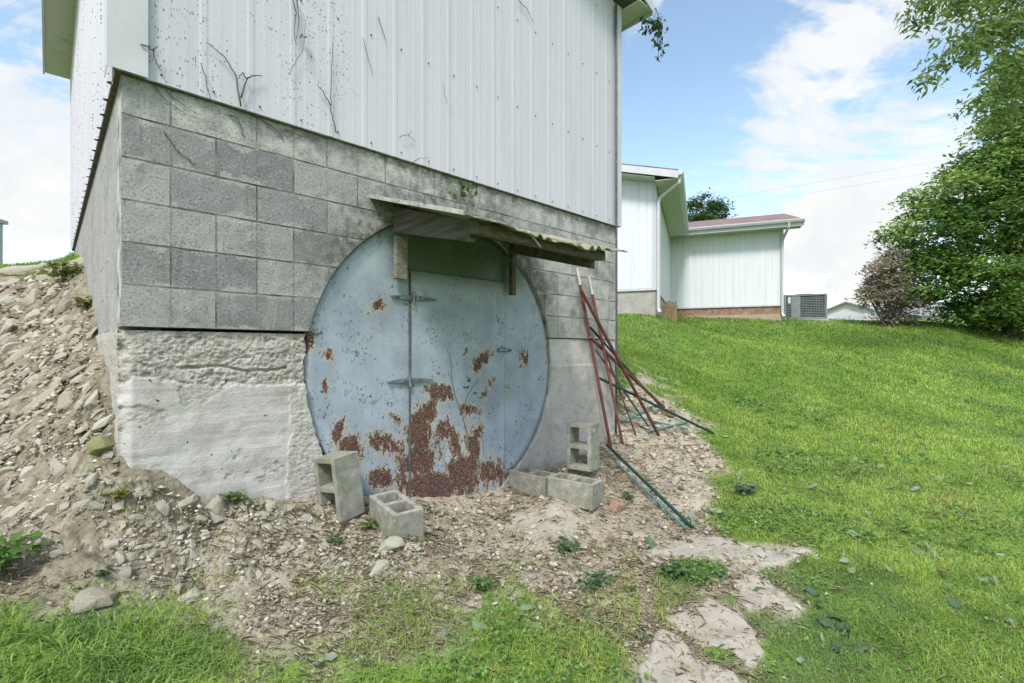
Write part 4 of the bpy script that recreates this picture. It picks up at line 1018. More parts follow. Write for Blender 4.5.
make_tree('broadleaf_tree', 'large green broadleaf tree with branches sweeping low to the lawn at right', 'tree', (bx, by, bz),
          [(-1.2, -.6, 1.6, 1.4, 1.4, 1.2, 40), (-2.5, .1, 3.2, 1.25, 1.3, .8, 34), (-2.4, .1, 2.0, 1.1, 1.2, .8, 30), (.4, -1.2, 2.0, 1.6, 1.3, 1.5, 40), (0.2, -.4, 3.7, 1.9, 1.7, 1.2, 46), (1.2, -.4, 5.2, 1.9, 1.7, 1.3, 40), (2.2, -.6, 3.2, 1.7, 1.6, 1.6, 36),
           (-1.7, -.3, 4.5, 1.3, 1.2, .6, 28), (-1.0, -.3, 5.5, 1.2, 1.2, .6, 26), (-.1, -.3, 6.4, 1.1, 1.1, .65, 26), (.5, -.3, 7.3, 1.3, 1.2, .8, 36), (-.4, -.5, 6.0, 1.2, 1.1, .7, 26), (1.7, -.2, 6.8, 1.4, 1.4, 1.1, 34), (1.6, -.2, 8.6, 1.3, 1.3, .9, 26),
           (-.3, 0, .9, 1.5, 1.3, .7, 36), (.9, -.8, .8, 1.3, 1.0, .65, 30), (-1.0, -.5, 3.6, 1.1, 1.2, .9, 28)],
          .160, 150, GREENS, 5, .22, 4.6, clump_r=.52)
bx, by, _ = ray(889, 327, 15.3); bz = H1(bx, by) - .05
make_tree('flowering_shrub', 'loose shrub with faded pinkish brown leaves at the left edge of the large green tree', 'shrub', (bx, by, bz),
          [(0, 0, 1.1, .75, .6, .8, 46), (-.35, -.1, 1.75, .42, .4, .5, 20), (.35, -.1, 1.5, .55, .5, .6, 26), (.15, 0, 2.15, .42, .4, .30, 14), (-.55, 0, 1.0, .4, .4, .45, 14), (.55, -.1, .7, .6, .5, .6, 22)], .115, 80, PINKS, 8, .03, 1.1, clump_r=.25, stems=7, droop=.1)
bx, by, _ = ray(706, 300, 34.0); bz = 1.4
make_tree('round_tree', 'dense dark green round topped tree showing above the red house roof', 'tree', (bx, by, bz),
          [(0, 0, 8.0, 1.65, 1.6, 1.6, 80), (.3, 0, 6.6, 1.9, 1.7, 1.5, 40), (-.5, 0, 7.0, 1.6, 1.5, 1.3, 34)], .22, 75, DARKG + GREENS[1:3], 12, .3, 5.5, clump_r=.5)
# tall tree at right edge: its trunk is out of the frame, thin boughs reach in
bx, by = 12.2, 9.2; bz = H1(bx, by)
ASH = [(.075, .13, .04), (.13, .21, .055), (.20, .29, .075), (.30, .34, .11)]
def bough_tree():
    rng = np.random.default_rng(21)
    T = thing('overhanging_tree', 'tall tree with thin leafy boughs hanging in at the upper right corner', 'tree', (bx, by, bz))
    mb = MB(); Cs = []
    mb.tube([(0, 0, -.3), (0, 0, .05), (.1, 0, 3), (.0, -.1, 6), (-.2, -.1, 8.5)], [.34, .27, .22, .17, .08], 10)
    def world_to_local(u, v, Y): x, y, z = ray(u, v, Y); return Vector((x - bx, y - by, z - bz))
    boughs = [((960, -60), (914, 24), 8.2), ((1010, -40), (940, 22), 8.4), ((1040, 5), (962, 8), 8.6), ((1045, 15), (926, 76), 8.4), ((1050, 40), (968, 52), 8.8), ((1050, 60), (985, 78), 8.6),
              ((1060, 70), (998, 62), 9.2), ((1070, 90), (975, 100), 9.4), ((1070, 20), (1000, 25), 9.2), ((1080, 110), (990, 120), 9.6), ((990, -70), (930, 4), 8.0), ((1040, -30), (978, 30), 8.8)]
    for (a, b, Y) in boughs:
        pa, pb = world_to_local(*a, Y + .8), world_to_local(*b, Y)
        lim = branchy(mb, Vector((-.1, -.1, rng.uniform(4.5, 7.0))), pa, .05, rng); tip = branchy(mb, pa, pb, .020, rng)
        L = (pb - pa).length
        for k in range(int(L * 26)):
            f = rng.uniform(.1, 1.02); q = pa.lerp(pb, f) + Vector(rng.normal(0, .10, 3)) * 1.0
            q.z += .10 * L * math.sin(f * math.pi) - abs(rng.normal(0, .09))
            nl = 7
            for j in range(nl): Cs.append(np.array(q) + rng.normal(0, .07, 3))
    C = np.array(Cs); V, F = leaf_faces(C, .15, rng, .75, .34, .25)
    pal = np.array(ASH); h = rng.uniform(0, .999, len(C)) * (len(pal) - 1); i = h.astype(int); f = (h - i)[:, None]
    me = raw_mesh('crown', V, F, [M_LEAF]); set_attr(me, 'col', np.repeat(pal[i] * (1 - f) + pal[i + 1] * f, 4, 0)); link('crown', me, T)
    mb.obj('trunk', M_BARK, T, smooth=True)
bough_tree()
for (u, Y, zb, lobes, lab, sd) in [(1012, 42, 1.6, [(0, 0, 1.6, 2.0, 1.5, 1.3, 40), (2, 0, 1.2, 2, 1.5, 1.1, 30)], 'low distant bush on the skyline at the far right edge', 31)]:
    x, y, _ = ray(u, 320, Y); make_tree('distant_bush', lab, 'bush', (x, y, zb), lobes, .25, 50, DARKG + GREENS[1:2], sd, .08, 1.0, clump_r=.5)
# dark wooden stump-like post by the right edge
x, y, _ = ray(1006, 325, 16); z = H1(x, y)
po = thing('wooden_post', 'short dark wooden post with a slanted brace on the lawn at the far right', 'post', (x, y, z))
m = MB(); m.box(-.09, .09, -.09, .09, -.2, .55); m.obj('upright', M_WOOD_DK, po, bevel=.012)
m = MB(); m.tube([(.07, 0, .4), (.5, 0, .02)], .035, 6); m.obj('brace', M_WOOD_DK, po)

# ================================================================== CINDER BLOCKS
def cinder_mesh(L=.39, W=.19, Hh=.19):
    m = MB(); w_ = .032
    xs = [-L / 2, -L / 2 + w_, -w_ / 2, w_ / 2, L / 2 - w_, L / 2]; ys = [-W / 2, -W / 2 + w_, W / 2 - w_, W / 2]; zs = [0, Hh]
    lattice(m, xs, ys, zs, lambda i, j, k: not (j == 1 and i in (1, 3)))
    return m.mesh('cinder_block', M_CINDER, bevel=.004, seg=2)
CB = cinder_mesh()
def cinder(px, yaw, label, up=None, tilt=(0, 0), me=CB, dz=0.0, pos=None):
    x, y, z = ghit(*px) if pos is None else pos
    o = link('cinder_block', me); z = z + dz
    Rz = Matrix.Rotation(yaw, 4, 'Z'); Rt = Matrix.Rotation(R(tilt[0]), 4, 'X') @ Matrix.Rotation(R(tilt[1]), 4, 'Y')
    B = Matrix.Identity(4)
    if up == 'end':                                  # stands on its end, holes looking sideways along local y
        B = Matrix.Translation((-.095, 0, .195)) @ Matrix.Rotation(R(90), 4, 'Z') @ Matrix.Rotation(R(90), 4, 'X') @ Matrix.Rotation(R(90), 4, 'Z')
    o.matrix_world = Matrix.Translation((x, y, z)) @ Rz @ Rt @ B
    return tag(o, label, 'cinder block', 'loose cinder blocks by the bulkhead')
x, y, z = ghit(343, 512)
cinder(None, R(60), 'mossy cinder block standing on end against the left of the round blue bulkhead', 'end', (-5, -4), pos=(x, y, z - .03))
cinder(None, R(-53), 'grey cinder block lying with its holes up beside the upright one left of the door', None, (2, 4), pos=(-.725, 3.0, -1.13))
cinder(None, R(-43), 'greenish cinder block lying holes up, right up against the bulkhead door', None, (0, 0), pos=(.18, 4.02, H1(.18, 4.0) - .025))
cinder(None, R(-35), 'cinder block lying holes up in front of the standing block right of the door', None, (0, 1), pos=(.494, 3.79, H1(.494, 3.76) - .03))
CB2 = cinder_mesh(.38, .22, .17)
UPZ = -.99
def upright_right():
    x, y = .535, 3.93; z = UPZ
    o = link('cinder_block', CB2)
    o.matrix_world = Matrix.Translation((x, y, z + .195)) @ Matrix.Rotation(R(-35), 4, 'Z') @ Matrix.Rotation(R(90), 4, 'X') @ Matrix.Rotation(R(90), 4, 'Z') @ Matrix.Translation((0, 0, -.185))
    tag(o, 'cinder block standing upright, holes facing forward, behind the right hand lying blocks', 'cinder block', 'loose cinder blocks by the bulkhead')
upright_right()

# ================================================================== LEANING POLES AND GREEN POSTS
def wl(u, v, p): t, z = wall_hit(u, v, p); return wpt(t, p, z)
def pole(name, label, cat, a, b, r, m_, tip=None, group=None, sides=10, tipfrac=.0):
    d = (b - a); base = b if b.z < a.z else a
    if tip is None:
        mb = MB(); mb.tube([a - base, (a + b) / 2 - base, b - base], r, sides); o = mb.obj(name, m_, smooth=False); o.location = base
        return tag(o, label, cat, group)
    T = thing(name, label, cat, base, 0, group)
    k = a.lerp(b, tipfrac)
    mb = MB(); mb.tube([k - base, b - base], r, sides); mb.obj('shaft', m_, T)
    mb = MB(); mb.tube([a - base, k - base + (k - a).normalized() * -.001], r * .82, sides); mb.obj('tip', tip, T)
    return T
gp = 'red pipes leaning on the block wall'
def gpt(u, v, dz=.0): x, y, z = ghit(u, v); return Vector((x, y, z + dz))
pole('red_pipe', 'left red pipe with a bare pale top leaning highest on the block wall', 'pipe', wl(577, 268, .03), gpt(611, 446, -.03), .017, M_RED, M_PIPEWHITE, gp, tipfrac=.09)
pole('red_pipe', 'shorter red pipe with a pale tip leaning right beside the leftmost red pipe', 'pipe', wl(589, 277, .03), gpt(623, 443, -.03), .015, M_RED, M_PIPEWHITE, gp, tipfrac=.10)
pole('red_pipe', 'dark red pipe crossing in front of the two upright red pipes', 'pipe', wl(581, 290, .10), gpt(660, 436, -.02), .017, M_REDDK, None, gp)
pole('red_pipe', 'lowest red pipe slanting out from the wall to a wood block', 'pipe', wl(590, 337, .08), gpt(664, 410, .03), .019, M_RED, None, gp)
gg = 'green posts among the pipes'
pole('green_post', 'dark green post running under the red pipes from the wall out to the lawn', 'post', wl(597, 377, .05), gpt(713, 435, .02), .014, M_GREEN, None, gg)
pole('green_post', 'thin dark green post leaning on the wall behind the dark red pipe', 'post', wl(590, 327, .05), gpt(661, 411, .05), .012, M_GREEN, None, gg)
pole('green_post', 'long dark green post lying on the dirt in front of the cinder blocks', 'post', gpt(607, 455, .10), gpt(692, 531, .025), .014, M_GREEN, None, gg)
pole('green_post', 'pale teal edged post lying right along the long dark green post', 'post', gpt(616, 466, .035), gpt(687, 532, .02), .010, M_GREENWHITE, None, gg)
pole('green_post', 'pale teal post lying flat between the feet of the red pipes', 'post', gpt(622, 424, .02), gpt(652, 410, .04), .012, M_GREENWHITE, None, gg)
pole('green_post', 'short teal post lying near the dark red pipe foot by the lawn', 'post', gpt(648, 434, .02), gpt(690, 424, .03), .012, M_GREENWHITE, None, gg)
pole('green_post', 'thin black rod lying behind the feet of the two upright red pipes', 'post', gpt(600, 398, .08), gpt(638, 418, .03), .008, M_DARKMETAL, None, gg)
pole('green_post', 'dark rod slanting between the two crossing red pipes', 'post', wl(596, 350, .06), gpt(648, 428, .02), .010, M_DARKMETAL, None, gg)
pole('green_post', 'thin brown rusty rod leaning low beside the wall corner', 'post', wl(603, 345, .05), gpt(636, 436, .0), .009, M_REDDK, None, gg)
pole('green_post', 'teal post lying across the others near the wood offcut', 'post', gpt(630, 418, .03), gpt(688, 432, .03), .011, M_GREENWHITE, None, gg)
x, y, z = ghit(668, 416)
m = MB(); m.box(-.05, .05, -.07, .07, 0, .085); o = m.obj('wood_offcut', M_BROWNWOOD, bevel=.006); o.location = (x, y, z); o.rotation_euler = (0, R(6), R(30)); tag(o, 'small brown wood offcut under the end of the lowest red pipe', 'wood block')

# ================================================================== STONES
def hull_mesh(name, seed, flat=.5, elong=1.0, n=16, m_=M_STONE, smooth=True):
    rng = np.random.default_rng(seed); bm = bmesh.new()
    for k in range(n):
        d = rng.normal(0, 1, 3); d /= np.linalg.norm(d); d *= rng.uniform(.7, 1.1)
        bm.verts.new((d[0] * elong, d[1], d[2] * flat))
    bmesh.ops.convex_hull(bm, input=bm.verts[:])
    bmesh.ops.delete(bm, geom=[v for v in bm.verts if not v.link_faces], context='VERTS')
    bmesh.ops.bevel(bm, geom=bm.edges[:], offset=.055, segments=2, affect='EDGES', profile=.6)
    bmesh.ops.triangulate(bm, faces=bm.faces[:])
    bmesh.ops.subdivide_edges(bm, edges=bm.edges[:], cuts=1, use_grid_fill=True)
    for v in bm.verts:
        c = v.co; k = 1 + .20 * float(fbm([c.x * 2.2 + seed], [c.y * 2.2], [c.z * 2.2], oct=3, seed=seed)[0]); v.co = c * k
    me = bpy.data.meshes.new(name); bm.to_mesh(me); bm.free(); me.materials.append(m_)
    me.polygons.foreach_set('use_smooth', [smooth] * len(me.polygons)); return me
STONES = [hull_mesh('rubble_stone', 100 + i, .38 + .3 * random.random(), 1.0 + .7 * random.random()) for i in range(12)]
def ground_normal_rot(x, y):
    e = .08; dzx = (H1(x + e, y) - H1(x - e, y)) / (2 * e); dzy = (H1(x, y + e) - H1(x, y - e)) / (2 * e)
    return Vector((-dzx, -dzy, 1)).normalized().to_track_quat('Z', 'Y')
def place_stone(me, px, r, label, name='rock', cat='rock', group=None, sink=.25, yaw=None, scl=(1, 1, 1)):
    x, y, z = ghit(*px); o = link(name, me); q = ground_normal_rot(x, y)
    yaw = random.uniform(0, 6.28) if yaw is None else yaw
    o.rotation_mode = 'QUATERNION'; o.rotation_quaternion = q @ Matrix.Rotation(yaw, 3, 'Z').to_quaternion()
    o.scale = (r * scl[0], r * scl[1], r * scl[2]); o.location = (x, y, z + r * scl[2] * (.5 - sink) * .6)
    return tag(o, label, cat, group)
place_stone(hull_mesh('rock', 201, .42, 1.5, 14, M_TANROCK), (92, 603), .075, 'large flat tan rock lying at the edge of the lower left grass', sink=.2, yaw=R(-25))
place_stone(hull_mesh('rock', 202, .85, 1.0, 26, M_MOSSROCK), (102, 452), .062, 'round mossy green rock beside the lower left corner of the concrete', sink=-.2)
place_stone(hull_mesh('rock', 203, .6, 1.3, 14, M_GREYROCK), (391, 549), .070, 'angular grey green rock in front of the cinder block left of the door', sink=.1)
place_stone(hull_mesh('rock', 204, .7, 1.2, 14, M_TANROCK), (223, 512), .075, 'pale chunky rock against the foot of the concrete slab', sink=.1)
place_stone(hull_mesh('rock', 205, .6, 1.3, 14, M_TANROCK), (437, 600), .045, 'pointed pale rock alone on the dirt in front of the door', sink=.1)
place_stone(hull_mesh('rock', 206, .6, 1.3, 14, M_TANROCK), (216, 630), .035, 'small round pale rock in the sparse grass at lower left', sink=.1)
place_stone(hull_mesh('rock', 207, .6, 1.3, 14, M_TANROCK), (283, 635), .030, 'small white pebble in the bare patch at lower left of centre', sink=.1)
place_stone(hull_mesh('rock', 208, .6, 1.2, 14, m_simple('red_brown_rock', (.22, .13, .09), (.36, .25, .19), 12, .95, .5)), (617, 510), .085, 'reddish brown rock beside the right cinder blocks', sink=.15)
place_stone(hull_mesh('rock', 209, .5, 1.6, 14, M_TANROCK), (120, 263), .20, 'flat long stone on the crest of the dirt bank by the side wall', sink=.2, yaw=R(10)) if False else None
for i, (px, r, lab) in enumerate([((22, 272), .30, 'long flat ledge stone at the left on the crest of the bank'), ((66, 270), .25, 'flat ledge stone at the top of the bank close to the side wall'), ((45, 268), .16, 'round brown stone sitting on the crest ledge of the bank'),
                                  ((38, 404), .10, 'flat grey stone halfway up the dirt bank at left'), ((15, 362), .11, 'pale stone near the left edge halfway up the dirt bank'),
                                  ((548, 452), .11, 'low grey rubble lump behind the right hand cinder blocks'), ((640, 455), .09, 'pale chalky stone on the dirt behind the long green post')]):
    place_stone(hull_mesh('rock', 220 + i, .5, 1.5, 14, M_TANROCK if i != 5 else M_GREYROCK), px, r, lab, sink=.25, yaw=R(10 + i * 23), scl=(1, .7, .55 if i < 2 else .8))
# rubble stones of the bank: individuals
rs = np.random.default_rng(77); cnt = 0; placed = []
RUB = np.array([(0, 285), (70, 285), (100, 400), (118, 470), (160, 495), (300, 505), (380, 520), (420, 560), (330, 600), (230, 590), (160, 560), (100, 560), (0, 540)], float)
while cnt < 290:
    u, v = rs.uniform(0, 420), rs.uniform(285, 600)
    sd = float(sdf_poly(np.array([u]), np.array([v]), RUB)[0])
    if sd < 0 and rs.random() > .06: continue
    x, y, z = ghit(u, v)
    lx, ly = (np.array([x, y]) - A0) @ TX, (np.array([x, y]) - A0) @ NX
    if lx > -.03 and ly < .05: continue
    px = rs.uniform(4.0, 7.0) + 6.5 * rs.random() ** 4
    r = px * (1.35 if v < 520 else 1.05) / F_PX * y
    if any((x - a) ** 2 + (y - b) ** 2 < (.72 * (r + c)) ** 2 for a, b, c in placed): continue
    placed.append((x, y, r)); o = link('rubble_stone', STONES[cnt % 12])
    o.location = (x, y, z - r * .01); o.scale = (r, r * rs.uniform(.65, 1), r * rs.uniform(.7, 1.1))
    o.rotation_mode = 'QUATERNION'; o.rotation_quaternion = ground_normal_rot(x, y) @ Matrix.Rotation(rs.uniform(0, 6.28), 3, 'Z').to_quaternion() @ Matrix.Rotation(rs.normal(0, .25), 3, 'X').to_quaternion()
    tag(o, 'pale broken limestone stone lying in the rubble on the dirt bank', 'stone', 'rubble stones on the dirt bank'); cnt += 1

# gravel and chips: one uncountable mass
def scatter(n, umax, fn, rng):
    """area-uniform-in-picture samples of the ground: returns x, y, z, u, v"""
    th = rng.uniform(-R(52), R(52), n * 3); r = np.exp(rng.uniform(math.log(1.3), math.log(umax), n * 3))
    x, y = r * np.sin(th), r * np.cos(th); z = H(x, y); u, v = project(x, y, z)
    lx = (x - A0[0]) * TX[0] + (y - A0[1]) * TX[1]; ly = (x - A0[0]) * NX[0] + (y - A0[1]) * NX[1]
    ok = ~((lx > -.01) & (ly < .03) & (lx < BL + .1))
    k = ok & (rng.random(n * 3) < fn(x, y, z, u, v)); idx = np.nonzero(k)[0][:n]
    return x[idx], y[idx], z[idx], u[idx], v[idx]
def gravel():
    rng = np.random.default_rng(5)
    def dens(x, y, z, u, v):
        s = soil(x, y, z); reg = sstep(-60, 30, sdf_poly(np.clip(u, -500, 1500), np.clip(v, 0, 1500), RUB)); reg = np.where(u < 0, np.maximum(reg, .7), reg)
        return s * np.clip(.16 + .84 * reg, 0, 1) * np.clip(.75 + 1.1 * fbm(x * 2, y * 2, oct=2, seed=8), .1, 1)
    x, y, z, u, v = scatter(52000, 9, dens, rng); n = len(x)
    base = []
    for sd in range(6):
        bm = bmesh.new(); rg = np.random.default_rng(sd)
        for k in range(10):
            d = rg.normal(0, 1, 3); d /= np.linalg.norm(d); bm.verts.new(d * np.array([1, .8, .55]))
        bmesh.ops.convex_hull(bm, input=bm.verts[:]); bmesh.ops.triangulate(bm, faces=bm.faces[:]); bm.verts.index_update()
        base.append((np.array([v_.co[:] for v_ in bm.verts]), np.array([[q.index for q in f.verts] for f in bm.faces]))); bm.free()
    sz = (1.05 + 3.9 * rng.random(n) ** 3) * np.minimum(y, 6) / F_PX; sz *= .95
    VV, FF, CC = [], [], []; off = 0; a = rng.uniform(0, 6.28, n)
    pal = np.array([(.23, .205, .15), (.34, .31, .245), (.43, .40, .33), (.29, .27, .22), (.17, .14, .10), (.48, .455, .385)]); ci = rng.integers(0, 6, n)
    for i in range(n):
        bv, bf = base[i % 6]; c, s = math.cos(a[i]), math.sin(a[i]); p = bv * sz[i]
        VV.append(np.c_[p[:, 0] * c - p[:, 1] * s + x[i], p[:, 0] * s + p[:, 1] * c + y[i], p[:, 2] + z[i] + sz[i] * .25]); FF.append(bf + off); off += len(bv)
        CC.append(np.repeat(pal[ci[i]][None] * rng.uniform(.8, 1.1), len(bv), 0))
    me = raw_mesh('gravel', np.concatenate(VV), np.concatenate(FF), [M_GRAVEL]); set_attr(me, 'col', np.concatenate(CC))
    tag(link('gravel', me), 'loose limestone gravel and chips strewn over the bare dirt', 'gravel', kind='stuff')
gravel()

# ================================================================== STONE SLABS IN THE PATH
def slab_patch(poly, label):
    P = np.array([ghit(u, v)[:2] for u, v in poly]); x0, y0 = P.min(0) - .03; x1, y1 = P.max(0) + .03; st = .011
    X, Y = np.meshgrid(np.arange(x0, x1, st), np.arange(y0, y1, st)); x, y = X.ravel(), Y.ravel()
    sd = sdf_poly(x, y, P) + .045 * fbm(x * 9, y * 9, oct=4, seed=51)
    z = H(x, y) - .055 + .068 * sstep(-.015, .022, sd) + .012 * fbm(x * 6, y * 6, oct=4, seed=52) + .010 * np.round(fbm(x * 2.5, y * 2.5, oct=2, seed=53) * 4) / 4
    idx = np.arange(len(x)).reshape(X.shape); F = np.stack([idx[:-1, :-1], idx[:-1, 1:], idx[1:, 1:], idx[1:, :-1]], -1).reshape(-1, 4)
    F = F[(sd[F] > -.02).any(1)]; used = np.unique(F); rm = np.full(len(x), -1); rm[used] = np.arange(len(used))
    c = P.mean(0); cz = H1(*c); V = np.c_[x, y, z][used] - np.array([c[0], c[1], cz])
    o = link('stone_slab', raw_mesh('stone_slab', V, rm[F], [M_SLAB], smooth=True)); o.location = (c[0], c[1], cz)
    tag(o, label, 'stone slab', 'flat sandstone slabs of the old path')
SLABS = [([(640, 551), (694, 535), (728, 540), (761, 545), (822, 551), (785, 564), (758, 568), (728, 562), (690, 560), (653, 564)], 'long pale sandstone slab at the end of the long green post'),
         ([(731, 572), (761, 578), (787, 594), (816, 612), (787, 614), (745, 608), (732, 588)], 'narrow cracked sandstone slab between two grass tufts on the right of the path'),
         ([(664, 618), (707, 596), (737, 612), (771, 650), (766, 671), (745, 671), (734, 661), (696, 648), (682, 634)], 'wide pinkish sandstone slab in the middle of the worn path'),
         ([(628, 676), (660, 628), (680, 636), (699, 661), (734, 673), (752, 690), (730, 740), (620, 740)], 'sandstone slab cut by the bottom edge of the view'),
         ([(505, 514), (556, 503), (590, 520), (572, 542), (528, 546)], 'flat dusty slab on the ground just in front of the door')]
for p, l in SLABS: slab_patch(p, l)

# ================================================================== DEAD VINES
def vine(label, strands, p=.03, r=.004, leaves=(), name='dead_vine', cat='vine', leafcol=(.06, .13, .03)):
    rng = random.Random(label); first = wl(*strands[0][0], p)
    T = thing(name, label, cat, first) if leaves else None
    mb = MB()
    for s in strands:
        pts = []
        for i in range(len(s) - 1):
            a, b = wl(*s[i], p), wl(*s[i + 1], p); n = 5
            for k in range(n + (i == len(s) - 2)):
                q = a.lerp(b, k / n) + Vector((rng.gauss(0, .0022), rng.gauss(0, .002), rng.gauss(0, .0022))); pts.append(q - first)
        N = len(pts); mb.tube(pts, [r * .62 * (1 - .6 * i / N) for i in range(N)], 5)
    o = mb.obj('stem' if leaves else name, M_VINE, T, smooth=True)
    if not leaves: o.location = first; return tag(o, label, cat, 'dead vine stems on the wall')
    rg = np.random.default_rng(3); C = []
    for (u, v, n) in leaves:
        c = wl(u, v, p + .015) - first
        for k in range(n): C.append(np.array(c) + rg.normal(0, .012 if n < 4 else .035, 3))
    V, F = leaf_faces(np.array(C), .055, rg, .6, .65, .3); col = np.repeat(np.array(leafcol)[None] * rg.uniform(.6, 1.6, (len(C), 1)), 4, 0)
    me = raw_mesh('leaves', V, F, [M_LEAF]); set_attr(me, 'col', col); link('leaves', me, T)
    T['group'] = 'vine stems on the wall'
    return T
vine('forked dead vine stem rising on the white siding above the second block joint', [[(241, 106), (236, 76), (224, 56), (207, 42)], [(241, 97), (246, 79), (243, 72), (238, 79)], [(246, 79), (254, 75), (263, 76)]], .045, .0075)
vine('thin dead vine crossing from the siding down onto the top block course', [[(201, 63), (211, 99), (220, 114)]], .045, .004)
vine('upper of two dead runners slanting over the top left corner block', [[(158, 81), (173, 97), (197, 114)]], .008, .005)
vine('lower of two dead runners slanting over the top left corner block', [[(153, 85), (167, 102), (197, 119)]], .008, .004)
vine('short dead vine slanting across the second course block at the left', [[(163, 130), (176, 149), (195, 165)]], .007, .005)
vine('dead vine root hanging down the top block course below the forked stem', [[(229, 114), (238, 118), (245, 138)]], .008, .006)
vine('crinkled dead vine running along under the edge of the siding', [[(249, 113), (264, 120), (279, 132), (287, 129), (301, 136), (320, 141)], [(279, 132), (283, 140)]], .010, .006)
vine('hooked dead vine beside the left corner trim of the siding', [[(141, 44), (153, 50), (156, 63), (161, 70)], [(153, 50), (158, 46)]], .055, .006)
vine('ragged dead vine hanging from the top of the frame on the siding', [[(293, 0), (296, 14), (294, 30), (296, 45)], [(297, 0), (299, 20), (297, 38)]], .045, .006)
vine('tall dead vine rising from the block course with a side shoot', [[(336, 133), (331, 110), (331, 75), (333, 42)], [(331, 105), (323, 92), (317, 84)]], .045, .006)
vine('thin curling vine with one green leaf high on the siding', [[(289, 74), (297, 60), (304, 46), (306, 20), (293, -4)]], .045, .003, leaves=[(302, 38, 2)], name='live_vine')
vine('short thick dead twig high on the siding right of the curling vine', [[(378, 17), (382, 28), (386, 40)]], .045, .006)
vine('dead twig low on the siding, below the short thick twig', [[(363, 38), (367, 56), (373, 75)]], .045, .004)
vine('faint short dead twig in the middle of the siding', [[(443, 85), (446, 103)]], .045, .003)
vine('dark dead twig hanging at the top edge right of the siding middle', [[(519, 0), (527, 9), (533, 22)]], .045, .006)
vine('small branching dead twig just above the siding bottom edge', [[(400, 137), (408, 135), (416, 141)], [(408, 135), (412, 131)]], .045, .004)
vine('dead twig lying nearly level above the awning on the siding', [[(411, 163), (420, 158), (430, 158)]], .045, .004)
vine('green leafy sprig growing from the wall joint above the awning', [[(440, 183), (455, 186), (466, 190), (474, 196)]], .03, .003, leaves=[(462, 188, 9), (470, 190, 9), (458, 184, 5)], name='live_vine', leafcol=(.09, .17, .035))
vine('dead vine climbing the rusty blue door with a few green leaves', [[(478, 486), (472, 450), (462, 415), (452, 385), (450, 350)], [(462, 415), (468, 395), (478, 380)]], -.004, .007, leaves=[(466, 386, 2), (476, 392, 2), (470, 378, 2)], name='live_vine', leafcol=(.035, .09, .035))
vine('thin dead vine against the right side of the blue door', [[(484, 455), (482, 435), (478, 410), (484, 395)]], -.004, .003)
vine('dead vine along the right rim of the blue bulkhead under the awning', [[(524, 270), (536, 292), (545, 318), (549, 345)]], .012, .006)
# live vine hanging from the eave corner
def hanging_vine():
    base = wpt(BL + .36, .27, EAVE - .03); T = thing('hanging_vine', 'leafy green vine hanging from the right eave corner of the outbuilding', 'vine', base)
    rg = np.random.default_rng(9); mb = MB(); C = []
    for k, (L, dx) in enumerate([(.42, .04), (.14, -.12), (.12, .0), (.28, .02), (.34, .05)]):
        pts = [Vector((0, 0, .10))]; 
        for i in range(10): pts.append(Vector((dx + rg.normal(0, .012), rg.normal(0, .012), -.02 - L * i / 9)))
        mb.tube(pts, .003, 5)
        for q in pts[1:]:
            for j in range(3): C.append(np.array(q) + rg.normal(0, .025, 3))
    mb.obj('stem', M_VINE, T); V, F = leaf_faces(np.array(C), .06, rg, .9, .6, .3)
    me = raw_mesh('leaves', V, F, [M_LEAF]); set_attr(me, 'col', np.repeat(np.array([[.045, .09, .035]]) * rg.uniform(.6, 1.7, (len(C), 1)), 4, 0)); link('leaves', me, T)
hanging_vine()

# ================================================================== WEEDS
def weed(px, size, n, col, label, tall=1.0):
    x, y, z = ghit(*px); T = thing('weed', label, 'weed', (x, y, z)); rg = np.random.default_rng(int(px[0] * 7 + px[1])); mb = MB(); C = []
    for k in range(n):
        th = rg.uniform(0, 6.28); L = size * rg.uniform(.6, 1.1); d = Vector((math.cos(th), math.sin(th), 0)) * L * .7
        pts = [Vector((0, 0, -.02)), d * .35 + Vector((0, 0, L * .45 * tall)), d * .75 + Vector((0, 0, L * .7 * tall)), d + Vector((0, 0, L * .6 * tall))]
        mb.tube(pts, [.003, .0025, .002, .001], 5)
        for q in pts[1:]:
            for j in range(4): C.append(np.array(q) + rg.normal(0, size * .14, 3) * np.array([1, 1, .6]))
    C = np.array(C); C[:, 2] = np.maximum(C[:, 2], .01)
    mb.obj('stem', M_VINE, T); V, F = leaf_faces(C, size * .42, rg, .15, .6, .9)
    me = raw_mesh('leaves', V, F, [M_LEAF]); set_attr(me, 'col', np.repeat(np.array(col)[None] * rg.uniform(.6, 1.4, (len(C), 1)), 4, 0)); link('leaves', me, T)
weed((237, 503), .075, 7, (.10, .19, .04), 'small bright green weed at the foot of the concrete slab')
weed((117, 502), .06, 6, (.23, .26, .06), 'yellow green weed in the rubble left of the concrete slab')
weed((4, 572), .13, 12, (.09, .18, .035), 'leafy green weed at the left edge above the lower grass', 1.3)
weed((402, 528), .10, 9, (.15, .21, .055), 'yellowish weed growing in front of the lying cinder block left of the door')
weed((372, 530), .08, 7, (.12, .17, .05), 'low weed between the upright cinder block and the grey rock')
weed((62, 282), .22, 8, (.14, .18, .05), 'sparse weed on the bank below the crest beside the wall')
weed((88, 310), .14, 7, (.17, .19, .07), 'dry weed against the side wall halfway down the bank')
weed((335, 545), .05, 6, (.08, .16, .04), 'tiny green weed in the gravel below the upright cinder block')
weed((485, 590), .08, 10, (.10, .19, .06), 'green grassy weed on the dirt in front of the door')
weed((565, 552), .085, 9, (.085, .165, .075), 'dark bluish green weed in front of the dusty slab')
weed((672, 578), .10, 12, (.10, .19, .065), 'dark green weed at the left of the path between slabs')
weed((595, 590), .09, 9, (.095, .175, .08), 'broad dark green weed left of the path')
